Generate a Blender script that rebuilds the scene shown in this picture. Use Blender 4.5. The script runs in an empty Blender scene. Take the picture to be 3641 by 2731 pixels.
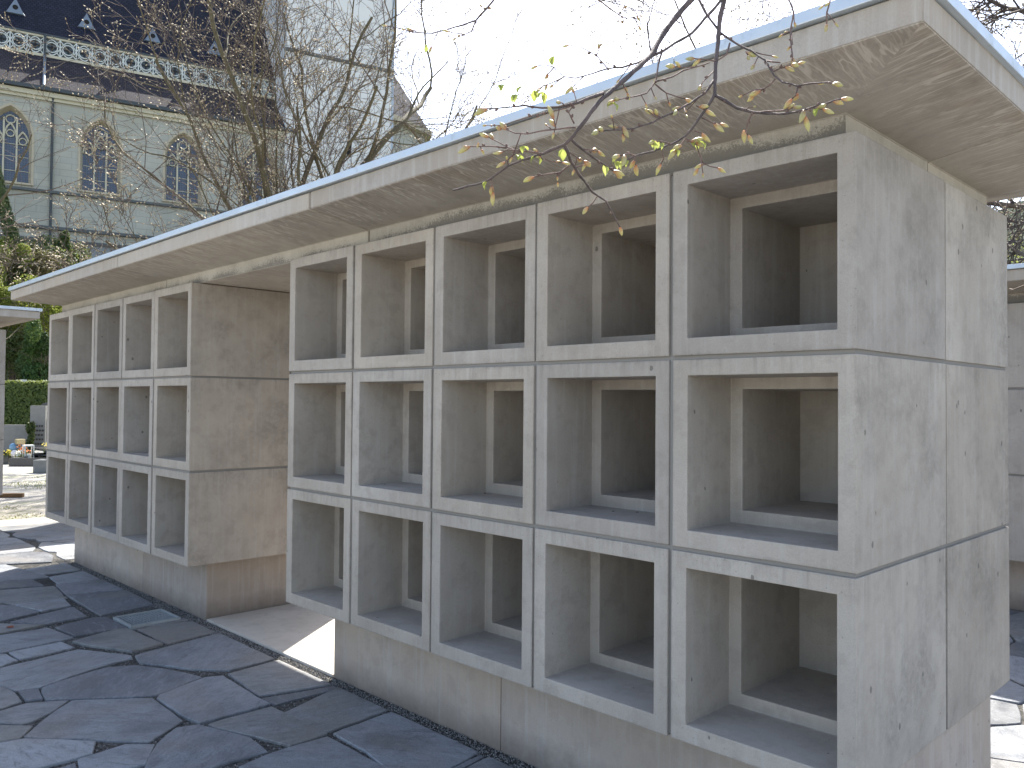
import bpy, bmesh, math, random
from mathutils import Vector, Matrix, noise
random.seed(7)
SC = bpy.context.scene
COL = SC.collection
U = 0.62                                   # one niche box is 0.62 m wide
R = math.radians
# ------------------------------------------------------------------ camera
CAM = Vector((1.5471, -3.6960, 1.7653)) * U
YAW, PITCH, ROLL, FPX = R(-45.395), R(1.2564), R(0.4875), 2930.9
FW = Vector((math.sin(YAW)*math.cos(PITCH), math.cos(YAW)*math.cos(PITCH), math.sin(PITCH)))
RT0 = Vector((math.cos(YAW), -math.sin(YAW), 0)); UP0 = RT0.cross(FW)
RT = RT0*math.cos(ROLL) + UP0*math.sin(ROLL); UPV = UP0*math.cos(ROLL) - RT0*math.sin(ROLL)
cd = bpy.data.cameras.new("camera"); cam = bpy.data.objects.new("camera", cd); COL.objects.link(cam)
cam.matrix_world = Matrix(((RT.x, UPV.x, -FW.x, CAM.x), (RT.y, UPV.y, -FW.y, CAM.y), (RT.z, UPV.z, -FW.z, CAM.z), (0, 0, 0, 1)))
cd.sensor_width = 36.0; cd.lens = 36.0*FPX/3641; cd.clip_start = 0.05; cd.clip_end = 2000
SC.camera = cam
# ------------------------------------------------------------------ sky, sun, exposure
SUN_H = Vector((-0.576, 0.817, 0)).normalized(); SUN_EL = R(50.2)
w = bpy.data.worlds.new("World"); SC.world = w; w.use_nodes = True
nt = w.node_tree; bg = nt.nodes["Background"]
sky = nt.nodes.new("ShaderNodeTexSky"); sky.sky_type = 'NISHITA'; sky.sun_disc = False
sky.sun_elevation = SUN_EL; sky.sun_rotation = math.atan2(SUN_H.x, SUN_H.y)
sky.air_density = 1.0; sky.dust_density = 2.2; sky.ozone_density = 1.0; sky.altitude = 400
hs = nt.nodes.new("ShaderNodeHueSaturation"); hs.inputs["Saturation"].default_value = 0.82
nt.links.new(sky.outputs[0], hs.inputs["Color"]); nt.links.new(hs.outputs[0], bg.inputs[0]); bg.inputs[1].default_value = 0.12
sl = bpy.data.lights.new("sun", 'SUN'); sl.energy = 4.8; sl.angle = R(0.53); sl.color = (1.0, 0.95, 0.87)
so = bpy.data.objects.new("sun", sl); COL.objects.link(so)
SD = Vector((SUN_H.x*math.cos(SUN_EL), SUN_H.y*math.cos(SUN_EL), math.sin(SUN_EL)))
so.rotation_euler = SD.to_track_quat('Z', 'Y').to_euler(); so.location = SD*60
SC.view_settings.view_transform = 'Standard'; SC.view_settings.look = 'None'
SC.view_settings.gamma = 1.0; SC.view_settings.use_curve_mapping = False
SC.view_settings.exposure = 1.74
SC.render.engine = 'CYCLES'
SC.cycles.max_bounces = 8; SC.cycles.diffuse_bounces = 6; SC.cycles.caustics_reflective = False

BW, BP, BH, HP = 0.9824, 1.0044, 0.987, 1.009     # niche box width, pitch, height, row pitch (in U)
GZ = -0.65*U                               # level of the stone paving
# unprojection of a measured direction of the photograph (3641 x 2731)
def ray(u, v): return FW + RT*((u-1820.5)/FPX) - UPV*((v-1365.5)/FPX)
def at_z(u, v, z):
    d = ray(u, v); return CAM + d*((z-CAM.z)/d.z)
def at_d(u, v, dist): return CAM + ray(u, v)*dist
# ------------------------------------------------------------------ object helpers
def tag(o, label=None, cat=None, group=None, kind=None):
    if label: o['label'] = label
    if cat: o['category'] = cat
    if group: o['group'] = group
    if kind: o['kind'] = kind
    return o
def empty(name, loc=(0, 0, 0), rz=0.0):
    o = bpy.data.objects.new(name, None); COL.objects.link(o); o.location = loc; o.rotation_euler = (0, 0, rz)
    o.empty_display_size = 0.1
    return o
class MB:
    def __init__(s): s.v = []; s.f = []; s.m = []
    def add(s, vs, fs, mi=0):
        b = len(s.v); s.v += [tuple(p) for p in vs]; s.f += [tuple(b+i for i in f) for f in fs]; s.m += [mi]*len(fs)
    def box(s, x0, x1, y0, y1, z0, z1, mi=0, M=None):
        vs = [Vector(p) for p in ((x0,y0,z0),(x1,y0,z0),(x1,y1,z0),(x0,y1,z0),(x0,y0,z1),(x1,y0,z1),(x1,y1,z1),(x0,y1,z1))]
        if M: vs = [M @ p for p in vs]
        s.add(vs, [(0,3,2,1),(4,5,6,7),(0,1,5,4),(1,2,6,5),(2,3,7,6),(3,0,4,7)], mi)
    def obox(s, o, ax, ay, az, a, b, c, mi=0):           # box centred at o along three axes with half sizes
        vs = [o + ax*(i*a) + ay*(j*b) + az*(k*c) for k in (-1, 1) for (i, j) in ((-1,-1),(1,-1),(1,1),(-1,1))]
        s.add(vs, [(0,3,2,1),(4,5,6,7),(0,1,5,4),(1,2,6,5),(2,3,7,6),(3,0,4,7)], mi)
    def tube(s, pts, rad, n=5, mi=0, cap=True):
        rings = []
        prev = None
        for i, p in enumerate(pts):
            t = (pts[min(i+1, len(pts)-1)] - pts[max(i-1, 0)])
            if t.length < 1e-9: t = Vector((0, 0, 1))
            t.normalize()
            if prev is None:
                prev = t.orthogonal().normalized()
            a = (prev - t*prev.dot(t))
            a = a.normalized() if a.length > 1e-6 else t.orthogonal().normalized()
            prev = a; b = t.cross(a); r = rad[i]
            rings.append([p + a*(r*math.cos(6.2832*k/n)) + b*(r*math.sin(6.2832*k/n)) for k in range(n)])
        vs = [q for rg in rings for q in rg]; fs = []
        for i in range(len(pts)-1):
            for k in range(n):
                fs.append((i*n+k, i*n+(k+1) % n, (i+1)*n+(k+1) % n, (i+1)*n+k))
        if cap: fs.append(tuple(range((len(pts)-1)*n, len(pts)*n))); fs.append(tuple(reversed(range(n))))
        s.add(vs, fs, mi)
    def mesh(s, name, mats, smooth=False):
        me = bpy.data.meshes.new(name); me.from_pydata(s.v, [], s.f)
        for m in (mats if isinstance(mats, (list, tuple)) else [mats]): me.materials.append(m)
        if any(s.m): me.polygons.foreach_set('material_index', s.m)
        if smooth: me.polygons.foreach_set('use_smooth', [True]*len(me.polygons))
        me.update(); return me
    def build(s, name, mats, parent=None, smooth=False, bevel=0):
        me = s.mesh(name, mats, smooth)
        if bevel: bevel_mesh(me, bevel)
        return link(name, me, parent)
def link(name, me, parent=None, loc=None, rz=None):
    o = bpy.data.objects.new(name, me); COL.objects.link(o)
    if parent: o.parent = parent
    if loc is not None: o.location = loc
    if rz is not None: o.rotation_euler = (0, 0, rz)
    return o
def bevel_mesh(me, off, seg=2, ang=30):
    bm = bmesh.new(); bm.from_mesh(me); bmesh.ops.remove_doubles(bm, verts=bm.verts, dist=1e-5)
    es = [e for e in bm.edges if len(e.link_faces) == 2 and e.calc_face_angle(0) > R(ang)]
    bmesh.ops.bevel(bm, geom=es, offset=off, segments=seg, affect='EDGES', profile=0.6, clamp_overlap=True)
    bm.to_mesh(me); bm.free(); me.update()
# ------------------------------------------------------------------ material helpers
class NT:
    def __init__(s, name):
        s.m = bpy.data.materials.new(name); s.m.use_nodes = True; s.t = s.m.node_tree
        s.b = s.t.nodes["Principled BSDF"]; s.pos = s.n("ShaderNodeNewGeometry").outputs["Position"]
    def n(s, k, **kw):
        x = s.t.nodes.new(k)
        for a, b in kw.items(): setattr(x, a, b)
        return x
    def l(s, a, b): s.t.links.new(a, b)
    def mapping(s, scale, rot=(0, 0, 0), src=None):
        m = s.n("ShaderNodeMapping"); m.inputs["Scale"].default_value = scale; m.inputs["Rotation"].default_value = rot
        s.l(src or s.pos, m.inputs["Vector"]); return m.outputs[0]
    def noise(s, scale, detail=3, rough=0.55, vec=None, dist=0):
        x = s.n("ShaderNodeTexNoise"); x.inputs["Scale"].default_value = scale; x.inputs["Detail"].default_value = detail
        x.inputs["Roughness"].default_value = rough; x.inputs["Distortion"].default_value = dist
        s.l(vec or s.pos, x.inputs["Vector"]); return x.outputs["Fac"]
    def ramp(s, fac, stops):
        x = s.n("ShaderNodeValToRGB"); r = x.color_ramp
        while len(r.elements) < len(stops): r.elements.new(0.5)
        for e, (p, c) in zip(r.elements, stops):
            e.position = p; e.color = (c, c, c, 1) if not isinstance(c, tuple) else (*c, 1)
        s.l(fac, x.inputs[0]); return x.outputs[0]
    def math(s, op, a, b=0.0, c=None):
        x = s.n("ShaderNodeMath", operation=op)
        for i, q in enumerate((a, b) if c is None else (a, b, c)):
            if isinstance(q, (int, float)): x.inputs[i].default_value = q
            else: s.l(q, x.inputs[i])
        return x.outputs[0]
    def mix(s, fac, a, b, mode='MIX'):
        x = s.n("ShaderNodeMix", data_type='RGBA', blend_type=mode)
        for sock, q in ((x.inputs["Factor"], fac), (x.inputs[6], a), (x.inputs[7], b)):
            if isinstance(q, (int, float)): sock.default_value = q
            elif isinstance(q, tuple): sock.default_value = (*q, 1)
            else: s.l(q, sock)
        return x.outputs[2]
    def col(s, c):
        if isinstance(c, tuple): s.b.inputs["Base Color"].default_value = (*c, 1)
        else: s.l(c, s.b.inputs["Base Color"])
    def rough(s, r, spec=0.5):
        if isinstance(r, (int, float)): s.b.inputs["Roughness"].default_value = r
        else: s.l(r, s.b.inputs["Roughness"])
        s.b.inputs["Specular IOR Level"].default_value = spec
    def bump(s, h, strength=0.3, dist=0.01):
        x = s.n("ShaderNodeBump"); x.inputs["Strength"].default_value = strength; x.inputs["Distance"].default_value = dist
        s.l(h, x.inputs["Height"]); s.l(x.outputs[0], s.b.inputs["Normal"])
    def rnd(s): return s.n("ShaderNodeObjectInfo").outputs["Random"]
    def sep(s, vec=None):
        x = s.n("ShaderNodeSeparateXYZ"); s.l(vec or s.pos, x.inputs[0]); return x.outputs
def plain(name, c, r=0.6, spec=0.4, metal=0, var=0.0, bump=0, bs=200):
    t = NT(name)
    if var:
        f = t.noise(9, 4); t.col(t.mix(f, tuple(x*(1-var) for x in c), tuple(min(1, x*(1+var)) for x in c)))
    else: t.col(c)
    t.rough(r, spec); t.b.inputs["Metallic"].default_value = metal
    if bump: t.bump(t.noise(bs, 3), bump, 0.003)
    return t.m
def concrete(name, lo, hi, holes=1.0, streak=0.0, stain=None, soffit=None, warm=None, edge=False):
    t = NT(name)
    big = t.noise(2.3, 5, 0.6); c = t.mix(t.ramp(big, [(0.3, 0.0), (0.7, 1.0)]), lo, hi)
    mid = t.noise(11, 5, 0.65); c = t.mix(t.ramp(mid, [(0.38, 0.42), (0.5, 0.0)]), c, tuple(x*0.84 for x in lo))
    fine = t.noise(260, 2, 0.7); c = t.mix(t.ramp(fine, [(0.35, 0.16), (0.6, 0.0)]), c, (0.12, 0.115, 0.11))
    if warm: c = t.mix(t.ramp(t.noise(1.4, 3), [(0.4, 0.0), (0.65, 0.55)]), c, warm)
    rn = t.rnd(); c = t.mix(1.0, c, t.ramp(rn, [(0.0, (0.84, 0.845, 0.86)), (0.35, (1.03, 1.0, 0.95)), (0.7, (0.94, 0.94, 0.94)), (1.0, (1.08, 1.08, 1.07))]), 'MULTIPLY')
    if streak:
        st = t.noise(1.0, 4, 0.6, t.mapping((34, 34, 1.6)))
        c = t.mix(t.ramp(st, [(0.5, 0.0), (0.75, streak)]), c, (0.55, 0.54, 0.52))
        st2 = t.noise(1.0, 4, 0.6, t.mapping((17, 17, 1.1)))
        c = t.mix(t.ramp(st2, [(0.55, 0.0), (0.8, streak*0.8)]), c, tuple(x*0.7 for x in lo))
    cl = t.ramp(t.noise(1.3, 6, 0.7, dist=0.6), [(0.42, 0.0), (0.66, 0.24)])       # cloudy curing stains
    c = t.mix(cl, c, tuple(x*0.66 for x in lo))
    if edge:                                # worn, dirty arrises
        O = t.sep(t.n("ShaderNodeTexCoord").outputs["Object"])
        def near(v, L):
            return t.math('MINIMUM', v, t.math('SUBTRACT', L, v))
        d = t.math('MINIMUM', near(O[0], BW*U), near(O[2], BH*U))
        d = t.math('ADD', d, t.math('MULTIPLY', t.math('SUBTRACT', t.noise(34, 5, 0.75), 0.5), 0.035))
        e1 = t.n("ShaderNodeMapRange"); t.l(d, e1.inputs[0]); e1.inputs[1].default_value = -0.004; e1.inputs[2].default_value = 0.010; e1.inputs[3].default_value = 1; e1.inputs[4].default_value = 0
        mk = t.ramp(t.noise(3.1, 4), [(0.45, 0.1), (0.65, 0.85)])
        c = t.mix(t.math('MULTIPLY', e1.outputs[0], t.math('MULTIPLY', mk, 0.55)), c, (0.13, 0.12, 0.105))
        # rain dirt creeping over the lower lips and down from the top edge
        run = t.noise(1.0, 5, 0.7, t.mapping((40, 40, 3)))
        top = t.math('MULTIPLY', t.ramp(t.math('DIVIDE', O[2], BH*U), [(0.80, 0.0), (1.0, 0.55)]), t.ramp(run, [(0.5, 0.0), (0.68, 1.0)]))
        c = t.mix(t.math('MULTIPLY', top, 0.6), c, (0.15, 0.14, 0.125))
    hh = None
    if holes:
        v = t.n("ShaderNodeTexVoronoi"); v.inputs["Scale"].default_value = 13; v.inputs["Randomness"].default_value = 1.0
        t.l(t.mapping((1, 1, 0.7)), v.inputs["Vector"])
        sz = t.sep(v.outputs["Color"])[0]
        rad = t.math('MULTIPLY', t.math('MAXIMUM', t.math('SUBTRACT', sz, 0.60), 0.0), 0.26*holes)
        wob = t.math('MULTIPLY', t.noise(120, 2), 0.07)
        hole = t.math('LESS_THAN', t.math('ADD', v.outputs["Distance"], wob), t.math('ADD', rad, 0.034))
        v2 = t.n("ShaderNodeTexVoronoi"); v2.inputs["Scale"].default_value = 42; t.l(t.pos, v2.inputs["Vector"])
        s2 = t.sep(v2.outputs["Color"])[1]
        h2 = t.math('MULTIPLY', t.math('LESS_THAN', v2.outputs["Distance"], 0.11), t.math('GREATER_THAN', s2, 0.90))
        hh = t.math('MAXIMUM', hole, t.math('MULTIPLY', h2, 0.45))
        c = t.mix(t.math('MULTIPLY', hh, 0.60), c, (0.07, 0.065, 0.06))
    if soffit:                              # pale drip runs and darker bands across the overhang
        ax = soffit
        sc = (1, .085, 1) if ax == 'y' else (.085, 1, 1)
        cmb = t.n("ShaderNodeCombineXYZ"); t.l(t.noise(7, 4), cmb.inputs[0]); t.l(t.noise(8.3, 4), cmb.inputs[1])
        mm = t.n("ShaderNodeVectorMath", operation='MULTIPLY_ADD'); t.l(cmb.outputs[0], mm.inputs[0]); mm.inputs[1].default_value = (0.022, 0.022, 0); t.l(t.pos, mm.inputs[2])
        vec = t.mapping(sc, src=mm.outputs[0]); X = t.sep()
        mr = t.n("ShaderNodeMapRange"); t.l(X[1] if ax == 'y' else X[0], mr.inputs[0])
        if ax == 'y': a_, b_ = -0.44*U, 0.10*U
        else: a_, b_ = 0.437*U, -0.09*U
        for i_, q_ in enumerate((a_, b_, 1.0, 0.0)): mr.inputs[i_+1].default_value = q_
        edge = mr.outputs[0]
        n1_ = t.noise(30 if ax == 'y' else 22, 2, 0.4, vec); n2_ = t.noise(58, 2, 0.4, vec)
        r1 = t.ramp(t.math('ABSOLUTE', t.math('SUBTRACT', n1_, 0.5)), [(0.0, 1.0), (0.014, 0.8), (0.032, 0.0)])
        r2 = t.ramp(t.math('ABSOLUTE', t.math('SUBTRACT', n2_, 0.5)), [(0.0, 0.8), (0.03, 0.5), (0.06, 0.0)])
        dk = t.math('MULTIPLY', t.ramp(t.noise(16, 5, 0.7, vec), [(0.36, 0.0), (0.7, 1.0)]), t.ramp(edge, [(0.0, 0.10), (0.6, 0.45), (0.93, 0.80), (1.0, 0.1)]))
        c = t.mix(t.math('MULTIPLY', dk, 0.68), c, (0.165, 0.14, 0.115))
        c = t.mix(t.math('MULTIPLY', t.ramp(t.noise(5, 4), [(0.5, 0.), (0.7, .6)]), t.ramp(edge, [(0.4, 0.0), (1.0, 0.7)])), c, (0.34, 0.25, 0.15))
        msk = t.ramp(t.math('ADD', t.math('MULTIPLY', edge, 0.55), t.noise(3.2, 3)), [(0.52, 0.0), (0.85, 0.85)])
        c = t.mix(t.math('MULTIPLY', t.math('MULTIPLY', r1, msk), 0.62), c, (0.58, 0.53, 0.47))
        c = t.mix(t.math('MULTIPLY', t.math('MULTIPLY', r2, msk), 0.4), c, (0.56, 0.51, 0.45))
    if stain:                               # black algae speckle low on the band under the roof
        z0, z1, xa, xb = stain
        X = t.sep(); zf = t.math('DIVIDE', t.math('SUBTRACT', X[2], z0), z1-z0)
        zf = t.math('SUBTRACT', 1.0, zf)
        nb = t.noise(4.5, 3); sp = t.noise(120, 5, 0.9)
        a = t.math('ADD', t.math('MULTIPLY', zf, 0.34), t.math('MULTIPLY', nb, 0.55))
        a = t.math('ADD', a, t.math('MULTIPLY', sp, 0.85))
        xf = t.n("ShaderNodeMapRange"); t.l(X[0], xf.inputs[0])
        for i, q in enumerate((xa, xb, 0.0, 0.20)): xf.inputs[i+1].default_value = q
        a = t.math('ADD', a, xf.outputs[0])
        xc = t.math('LESS_THAN', X[0], -0.095*U)
        c = t.mix(t.math('MULTIPLY', xc, t.ramp(a, [(0.98, 0.0), (1.18, 0.62)])), c, (0.06, 0.06, 0.06))
        c = t.mix(t.math('MULTIPLY', xc, t.ramp(a, [(0.8, 0.0), (1.1, 0.28)])), c, (0.21, 0.185, 0.16))
    if name == 'concrete_plinth':
        zz = t.n("ShaderNodeMapRange"); t.l(t.math('ADD', t.sep()[2], t.math('MULTIPLY', t.noise(6, 5, 0.7), -0.14)), zz.inputs[0])
        for i_, q_ in enumerate((GZ-0.07, GZ+0.06, 0.65, 0.0)): zz.inputs[i_+1].default_value = q_
        c = t.mix(zz.outputs[0], c, (0.12, 0.10, 0.085))
    t.col(c); t.rough(0.88, 0.25)
    h = t.math('ADD', t.math('MULTIPLY', t.noise(330, 3), 0.4), t.math('MULTIPLY', mid, 0.8))
    if hh is not None: h = t.math('SUBTRACT', h, t.math('MULTIPLY', hh, 1.5))
    t.bump(h, 0.35, 0.0025)
    return t.m
M = {}
M['box'] = concrete('concrete_box', (0.375, 0.335, 0.29), (0.475, 0.432, 0.385), 1.0, 0.22, edge=True)
M['plinth'] = concrete('concrete_plinth', (0.42, 0.36, 0.31), (0.55, 0.48, 0.42), 1.0, 0.42, warm=(0.42, 0.34, 0.27))
M['fascia'] = concrete('concrete_fascia', (0.39, 0.355, 0.315), (0.48, 0.442, 0.40), 0.5, 0.35, warm=(0.43, 0.36, 0.28))
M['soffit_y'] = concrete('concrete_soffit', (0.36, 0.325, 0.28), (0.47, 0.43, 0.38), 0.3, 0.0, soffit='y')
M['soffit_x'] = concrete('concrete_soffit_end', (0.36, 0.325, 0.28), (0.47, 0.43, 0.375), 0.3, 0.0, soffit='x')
M['band'] = concrete('concrete_band', (0.42, 0.39, 0.335), (0.52, 0.485, 0.43), 0.6, 0.3, stain=(3.01*U, 3.13*U, -4.2*U, -2.5*U))
M['slab'] = concrete('concrete_slab', (0.52, 0.48, 0.42), (0.62, 0.58, 0.52), 1.0, 0.0)
M['mortar'] = plain('grey_mortar', (0.235, 0.225, 0.21), 0.9, 0.2, var=0.08, bump=0.3)
M['seal'] = plain('dark_joint', (0.12, 0.12, 0.12), 0.9, 0.2)
def zinc():
    t = NT('zinc_sheet'); f = t.noise(5, 4); c = t.mix(f, (0.42, 0.47, 0.52), (0.60, 0.65, 0.70))
    c = t.mix(t.ramp(t.noise(14, 5, 0.7), [(0.58, 0.0), (0.75, 0.6)]), c, (0.33, 0.35, 0.36))
    t.col(c); t.b.inputs["Metallic"].default_value = 0.55
    t.rough(t.ramp(t.noise(20, 3), [(0.3, 0.32), (0.7, 0.55)])); t.bump(t.noise(3, 2), 0.1, 0.01); return t.m
M['zinc'] = zinc()
def flag():
    t = NT('gneiss_flagstone'); rn = t.rnd()
    base = t.ramp(rn, [(0.0, (0.085, 0.086, 0.09)), (0.2, (0.15, 0.152, 0.155)), (0.4, (0.24, 0.242, 0.245)), (0.6, (0.18, 0.172, 0.155)), (0.8, (0.21, 0.214, 0.22)), (1.0, (0.28, 0.28, 0.275))])
    rot = t.n("ShaderNodeVectorRotate", rotation_type='Z_AXIS'); t.l(t.pos, rot.inputs["Vector"]); t.l(t.math('MULTIPLY', rn, 3.1), rot.inputs["Angle"])
    g = t.noise(9, 7, 0.75, t.mapping((1, 2.6, 1), src=rot.outputs[0]), dist=0.9)
    c = t.mix(t.ramp(g, [(0.35, 0.6), (0.5, 0.0), (0.68, 0.0)]), base, (0.075, 0.08, 0.085))
    c = t.mix(t.ramp(g, [(0.52, 0.0), (0.75, 0.6)]), c, (0.33, 0.335, 0.335))
    c = t.mix(t.ramp(t.noise(2.2, 4), [(0.48, 0.0), (0.72, 0.7)]), c, (0.20, 0.17, 0.135))
    c = t.mix(t.ramp(t.noise(3.4, 5, 0.6), [(0.30, 0.55), (0.48, 0.0)]), c, (0.085, 0.085, 0.085))
    c = t.mix(t.ramp(t.noise(150, 3, 0.7), [(0.3, 0.45), (0.5, 0.0)]), c, (0.06, 0.06, 0.06))
    c = t.mix(t.ramp(t.noise(90, 3, 0.8), [(0.62, 0.0), (0.72, 0.5)]), c, (0.42, 0.42, 0.42))
    c = t.mix(1.0, c, (1.08, 1.13, 1.21), 'MULTIPLY')
    t.col(c); t.rough(t.ramp(g, [(0.3, 0.55), (0.7, 0.75)]), 0.4)
    h = t.math('ADD', t.math('MULTIPLY', g, 2.0), t.math('ADD', t.math('MULTIPLY', t.noise(26, 5, 0.65), 1.6), t.math('MULTIPLY', t.noise(160, 3), 0.35)))
    t.bump(h, 0.55, 0.007); return t.m
M['flag'] = flag()
def gravel(name, dark, light, grass=0.0):
    t = NT(name)
    v = t.n("ShaderNodeTexVoronoi"); v.inputs["Scale"].default_value = 95; t.l(t.pos, v.inputs["Vector"])
    c = t.mix(t.sep(v.outputs["Color"])[0], dark, light)
    c = t.mix(t.ramp(t.noise(3, 5, 0.65), [(0.35, 0.5), (0.6, 0.0)]), c, tuple(x*0.6 for x in dark))
    if grass:
        g = t.ramp(t.noise(1.7, 6, 0.8), [(0.50, 0.0), (0.66, 0.55)])
        c = t.mix(g, c, (0.22, 0.25, 0.09))
        zg = t.n("ShaderNodeMapRange"); t.l(t.sep()[2], zg.inputs[0]); zg.inputs[1].default_value = 0.2; zg.inputs[2].default_value = 1.0
        c = t.mix(zg.outputs[0], c, (0.035, 0.05, 0.018))
    t.col(c); t.rough(0.95, 0.2); t.bump(v.outputs["Distance"], 0.8, 0.008); return t.m
M['joint'] = gravel('joint_grit', (0.035, 0.034, 0.032), (0.15, 0.145, 0.135))
M['gravel'] = gravel('pale_gravel', (0.32, 0.30, 0.265), (0.55, 0.52, 0.47), 1)
M['earth'] = gravel('dark_earth', (0.03, 0.025, 0.02), (0.08, 0.065, 0.05))
M['steel'] = plain('galvanised_steel', (0.40, 0.44, 0.46), 0.5, 0.5, 0.5, 0.2)
M['black'] = plain('void_black', (0.01, 0.01, 0.01), 0.9)

# ================================================================== GROUND
def sheet(name, x0, x1, y0, y1, z, mat, kind='structure', nx=1, ny=1, zf=None):
    mb = MB(); vs = []; fs = []
    for j in range(ny+1):
        for i in range(nx+1):
            x = x0+(x1-x0)*i/nx; y = y0+(y1-y0)*j/ny; vs.append((x, y, z + (zf(x, y) if zf else 0)))
    for j in range(ny):
        for i in range(nx):
            a = j*(nx+1)+i; fs.append((a, a+1, a+nx+2, a+nx+1))
    mb.add(vs, fs); o = mb.build(name, mat, smooth=zf is not None); o['kind'] = kind; return o
PAVE_X0 = -16.2*U
# terrain outside: gravel court, rising behind to the church terrace
CH_TH = R(15.0)
CA = Vector((math.sin(CH_TH), math.cos(CH_TH), 0)); CN = Vector((math.cos(CH_TH), -math.sin(CH_TH), 0))
P0 = Vector((-56.790, 17.079, 0))
def terr(x, y):
    d = -((Vector((x, y, 0)) - P0).dot(CN)) + 0.0        # distance behind the church wall plane (negative in front)
    s = (-30 - d) / -30.0
    t = max(0.0, min(1.0, (d+31.0)/26.0)); t = t*t*(3-2*t)
    return 9.3*t + (noise.noise(Vector((x*0.12, y*0.12, 0)))*0.35*t)
sheet('ground', -300, 300, -300, 300, GZ-0.035, M['gravel'], nx=240, ny=240, zf=terr)
sheet('joint_gravel', PAVE_X0, 4.3*U, -5.1*U, 13*U, GZ-0.012, M['joint'])
kb = MB(); kb.box(PAVE_X0-0.62, PAVE_X0-0.02, -8*U, 13*U, GZ-0.03, GZ-0.004)
tag(kb.build('concrete_path', M['slab'], bevel=0.008), kind='structure')
cs = MB(); cs.box(-7.28*U, -4.745*U, 0.325*U, 2.03*U, GZ-0.10, GZ+0.004)
tag(cs.build('concrete_floor_slab', M['slab'], bevel=0.006), kind='structure')

# ---- flagstones -------------------------------------------------
def c7(x, y): p = at_z(x/1.7015, 1900+y/1.7015, GZ); return (p.x, p.y)
def c4(x, y): p = at_z(1000+x/1.58, 1900+y/1.58, GZ); return (p.x, p.y)
T7 = [
 [(250,925),(440,862),(640,803),(830,788),(1050,818),(1225,858),(950,968),(640,983),(275,998)],
 [(0,905),(95,943),(245,922),(440,850),(600,797),(800,745),(795,728),(470,690),(200,758),(0,805)],
 [(112,948),(232,932),(256,992),(158,1003)],
 [(-160,925),(0,912),(90,952),(128,1010),(0,1052),(-200,1090)],
 [(-150,1080),(0,1064),(155,1018),(415,1003),(310,1072),(190,1128),(130,1143),(0,1133),(-150,1125)],
 [(142,1225),(318,1078),(440,1004),(922,988),(1106,1122),(900,1252),(550,1238)],
 [(965,972),(1240,864),(1350,854),(1550,982),(1636,1025),(1210,1142),(1124,1108),(950,990)],
 [(818,732),(960,692),(1340,592),(1400,592),(1700,738),(1390,818),(1180,813),(852,775)],
 [(440,648),(700,574),(765,566),(985,662),(800,708),(520,668)],
 [(835,570),(1080,528),(1205,518),(1342,575),(1012,658)],
 [(335,560),(560,503),(640,500),(770,562),(460,613)],
 [(-150,640),(0,608),(290,562),(448,620),(0,713),(-150,735)],
 [(52,710),(370,647),(452,680),(122,753)],
 [(-150,745),(0,722),(38,722),(108,760),(0,798),(-150,830)],
 [(1382,842),(1700,757),(1985,884),(2010,902),(1570,973)],
 [(1585,985),(2015,914),(2060,925),(1662,1026)],
 [(1262,1150),(1640,1042),(1980,1200),(1752,1273),(1530,1218),(1300,1168)],
 [(1542,1237),(1738,1282),(1680,1300),(1642,1292)],
 [(955,1262),(1062,1172),(1200,1152),(1510,1227),(1618,1310),(1400,1368),(1150,1440),(860,1440),(882,1392)],
 [(-180,1165),(0,1150),(198,1157),(122,1230),(0,1252),(-180,1270)],
 [(-180,1285),(0,1262),(140,1237),(578,1252),(558,1325),(200,1418),(-180,1470)],
 [(562,1330),(640,1257),(757,1264),(592,1320)],
 [(472,1357),(760,1266),(936,1266),(876,1388),(500,1460)],
 [(405,368),(780,337),(930,425),(700,470),(610,488)],
 [(335,300),(660,270),(785,328),(402,362)],
 [(302,256),(520,216),(655,262),(352,296)],
 [(152,210),(445,162),(518,208),(262,240)],
 [(-150,300),(0,286),(150,246),(268,308),(0,326),(-150,334)],
 [(-150,345),(0,336),(328,312),(388,372),(42,408),(-150,420)],
 [(92,426),(388,386),(428,430),(252,463)],
 [(-120,440),(0,421),(88,430),(238,466),(0,524),(-150,550)],
 [(62,530),(440,437),(528,493),(292,538)],
 [(-150,560),(0,541),(268,546),(0,600),(-150,628)],
]
T4 = [
 [(15,1002),(332,853),(648,965),(280,1098),(190,1118)],
 [(292,1116),(668,978),(1148,1190),(1040,1260),(860,1345),(640,1345),(480,1218)],
 [(975,1345),(1208,1218),(1520,1345),(1480,1450),(1000,1460)],
 [(-95,1235),(258,1128),(580,1300),(700,1400),(500,1470),(60,1420),(-240,1300)],
]
polys = [[c7(*p) for p in q] for q in T7] + [[c4(*p) for p in q] for q in T4]
def area(p): return 0.5*sum(p[i][0]*p[(i+1) % len(p)][1]-p[(i+1) % len(p)][0]*p[i][1] for i in range(len(p)))
polys = [p if area(p) > 0 else p[::-1] for p in polys]
traced = list(polys)
def inside(p, q):
    x, y = p; c = False; n = len(q)
    for i in range(n):
        x1, y1 = q[i]; x2, y2 = q[(i+1) % n]
        if (y1 > y) != (y2 > y) and x < (x2-x1)*(y-y1)/(y2-y1)+x1: c = not c
    return c
def clip(poly, px, py, nx, ny):             # keep side where (p - P).n <= 0
    out = []; n = len(poly)
    for i in range(n):
        a = poly[i]; b = poly[(i+1) % n]
        da = (a[0]-px)*nx+(a[1]-py)*ny; db = (b[0]-px)*nx+(b[1]-py)*ny
        if da <= 0: out.append(a)
        if (da < 0) != (db < 0) and abs(da-db) > 1e-12:
            t = da/(da-db); out.append((a[0]+(b[0]-a[0])*t, a[1]+(b[1]-a[1])*t))
    return out
rg = random.Random(11)
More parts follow.
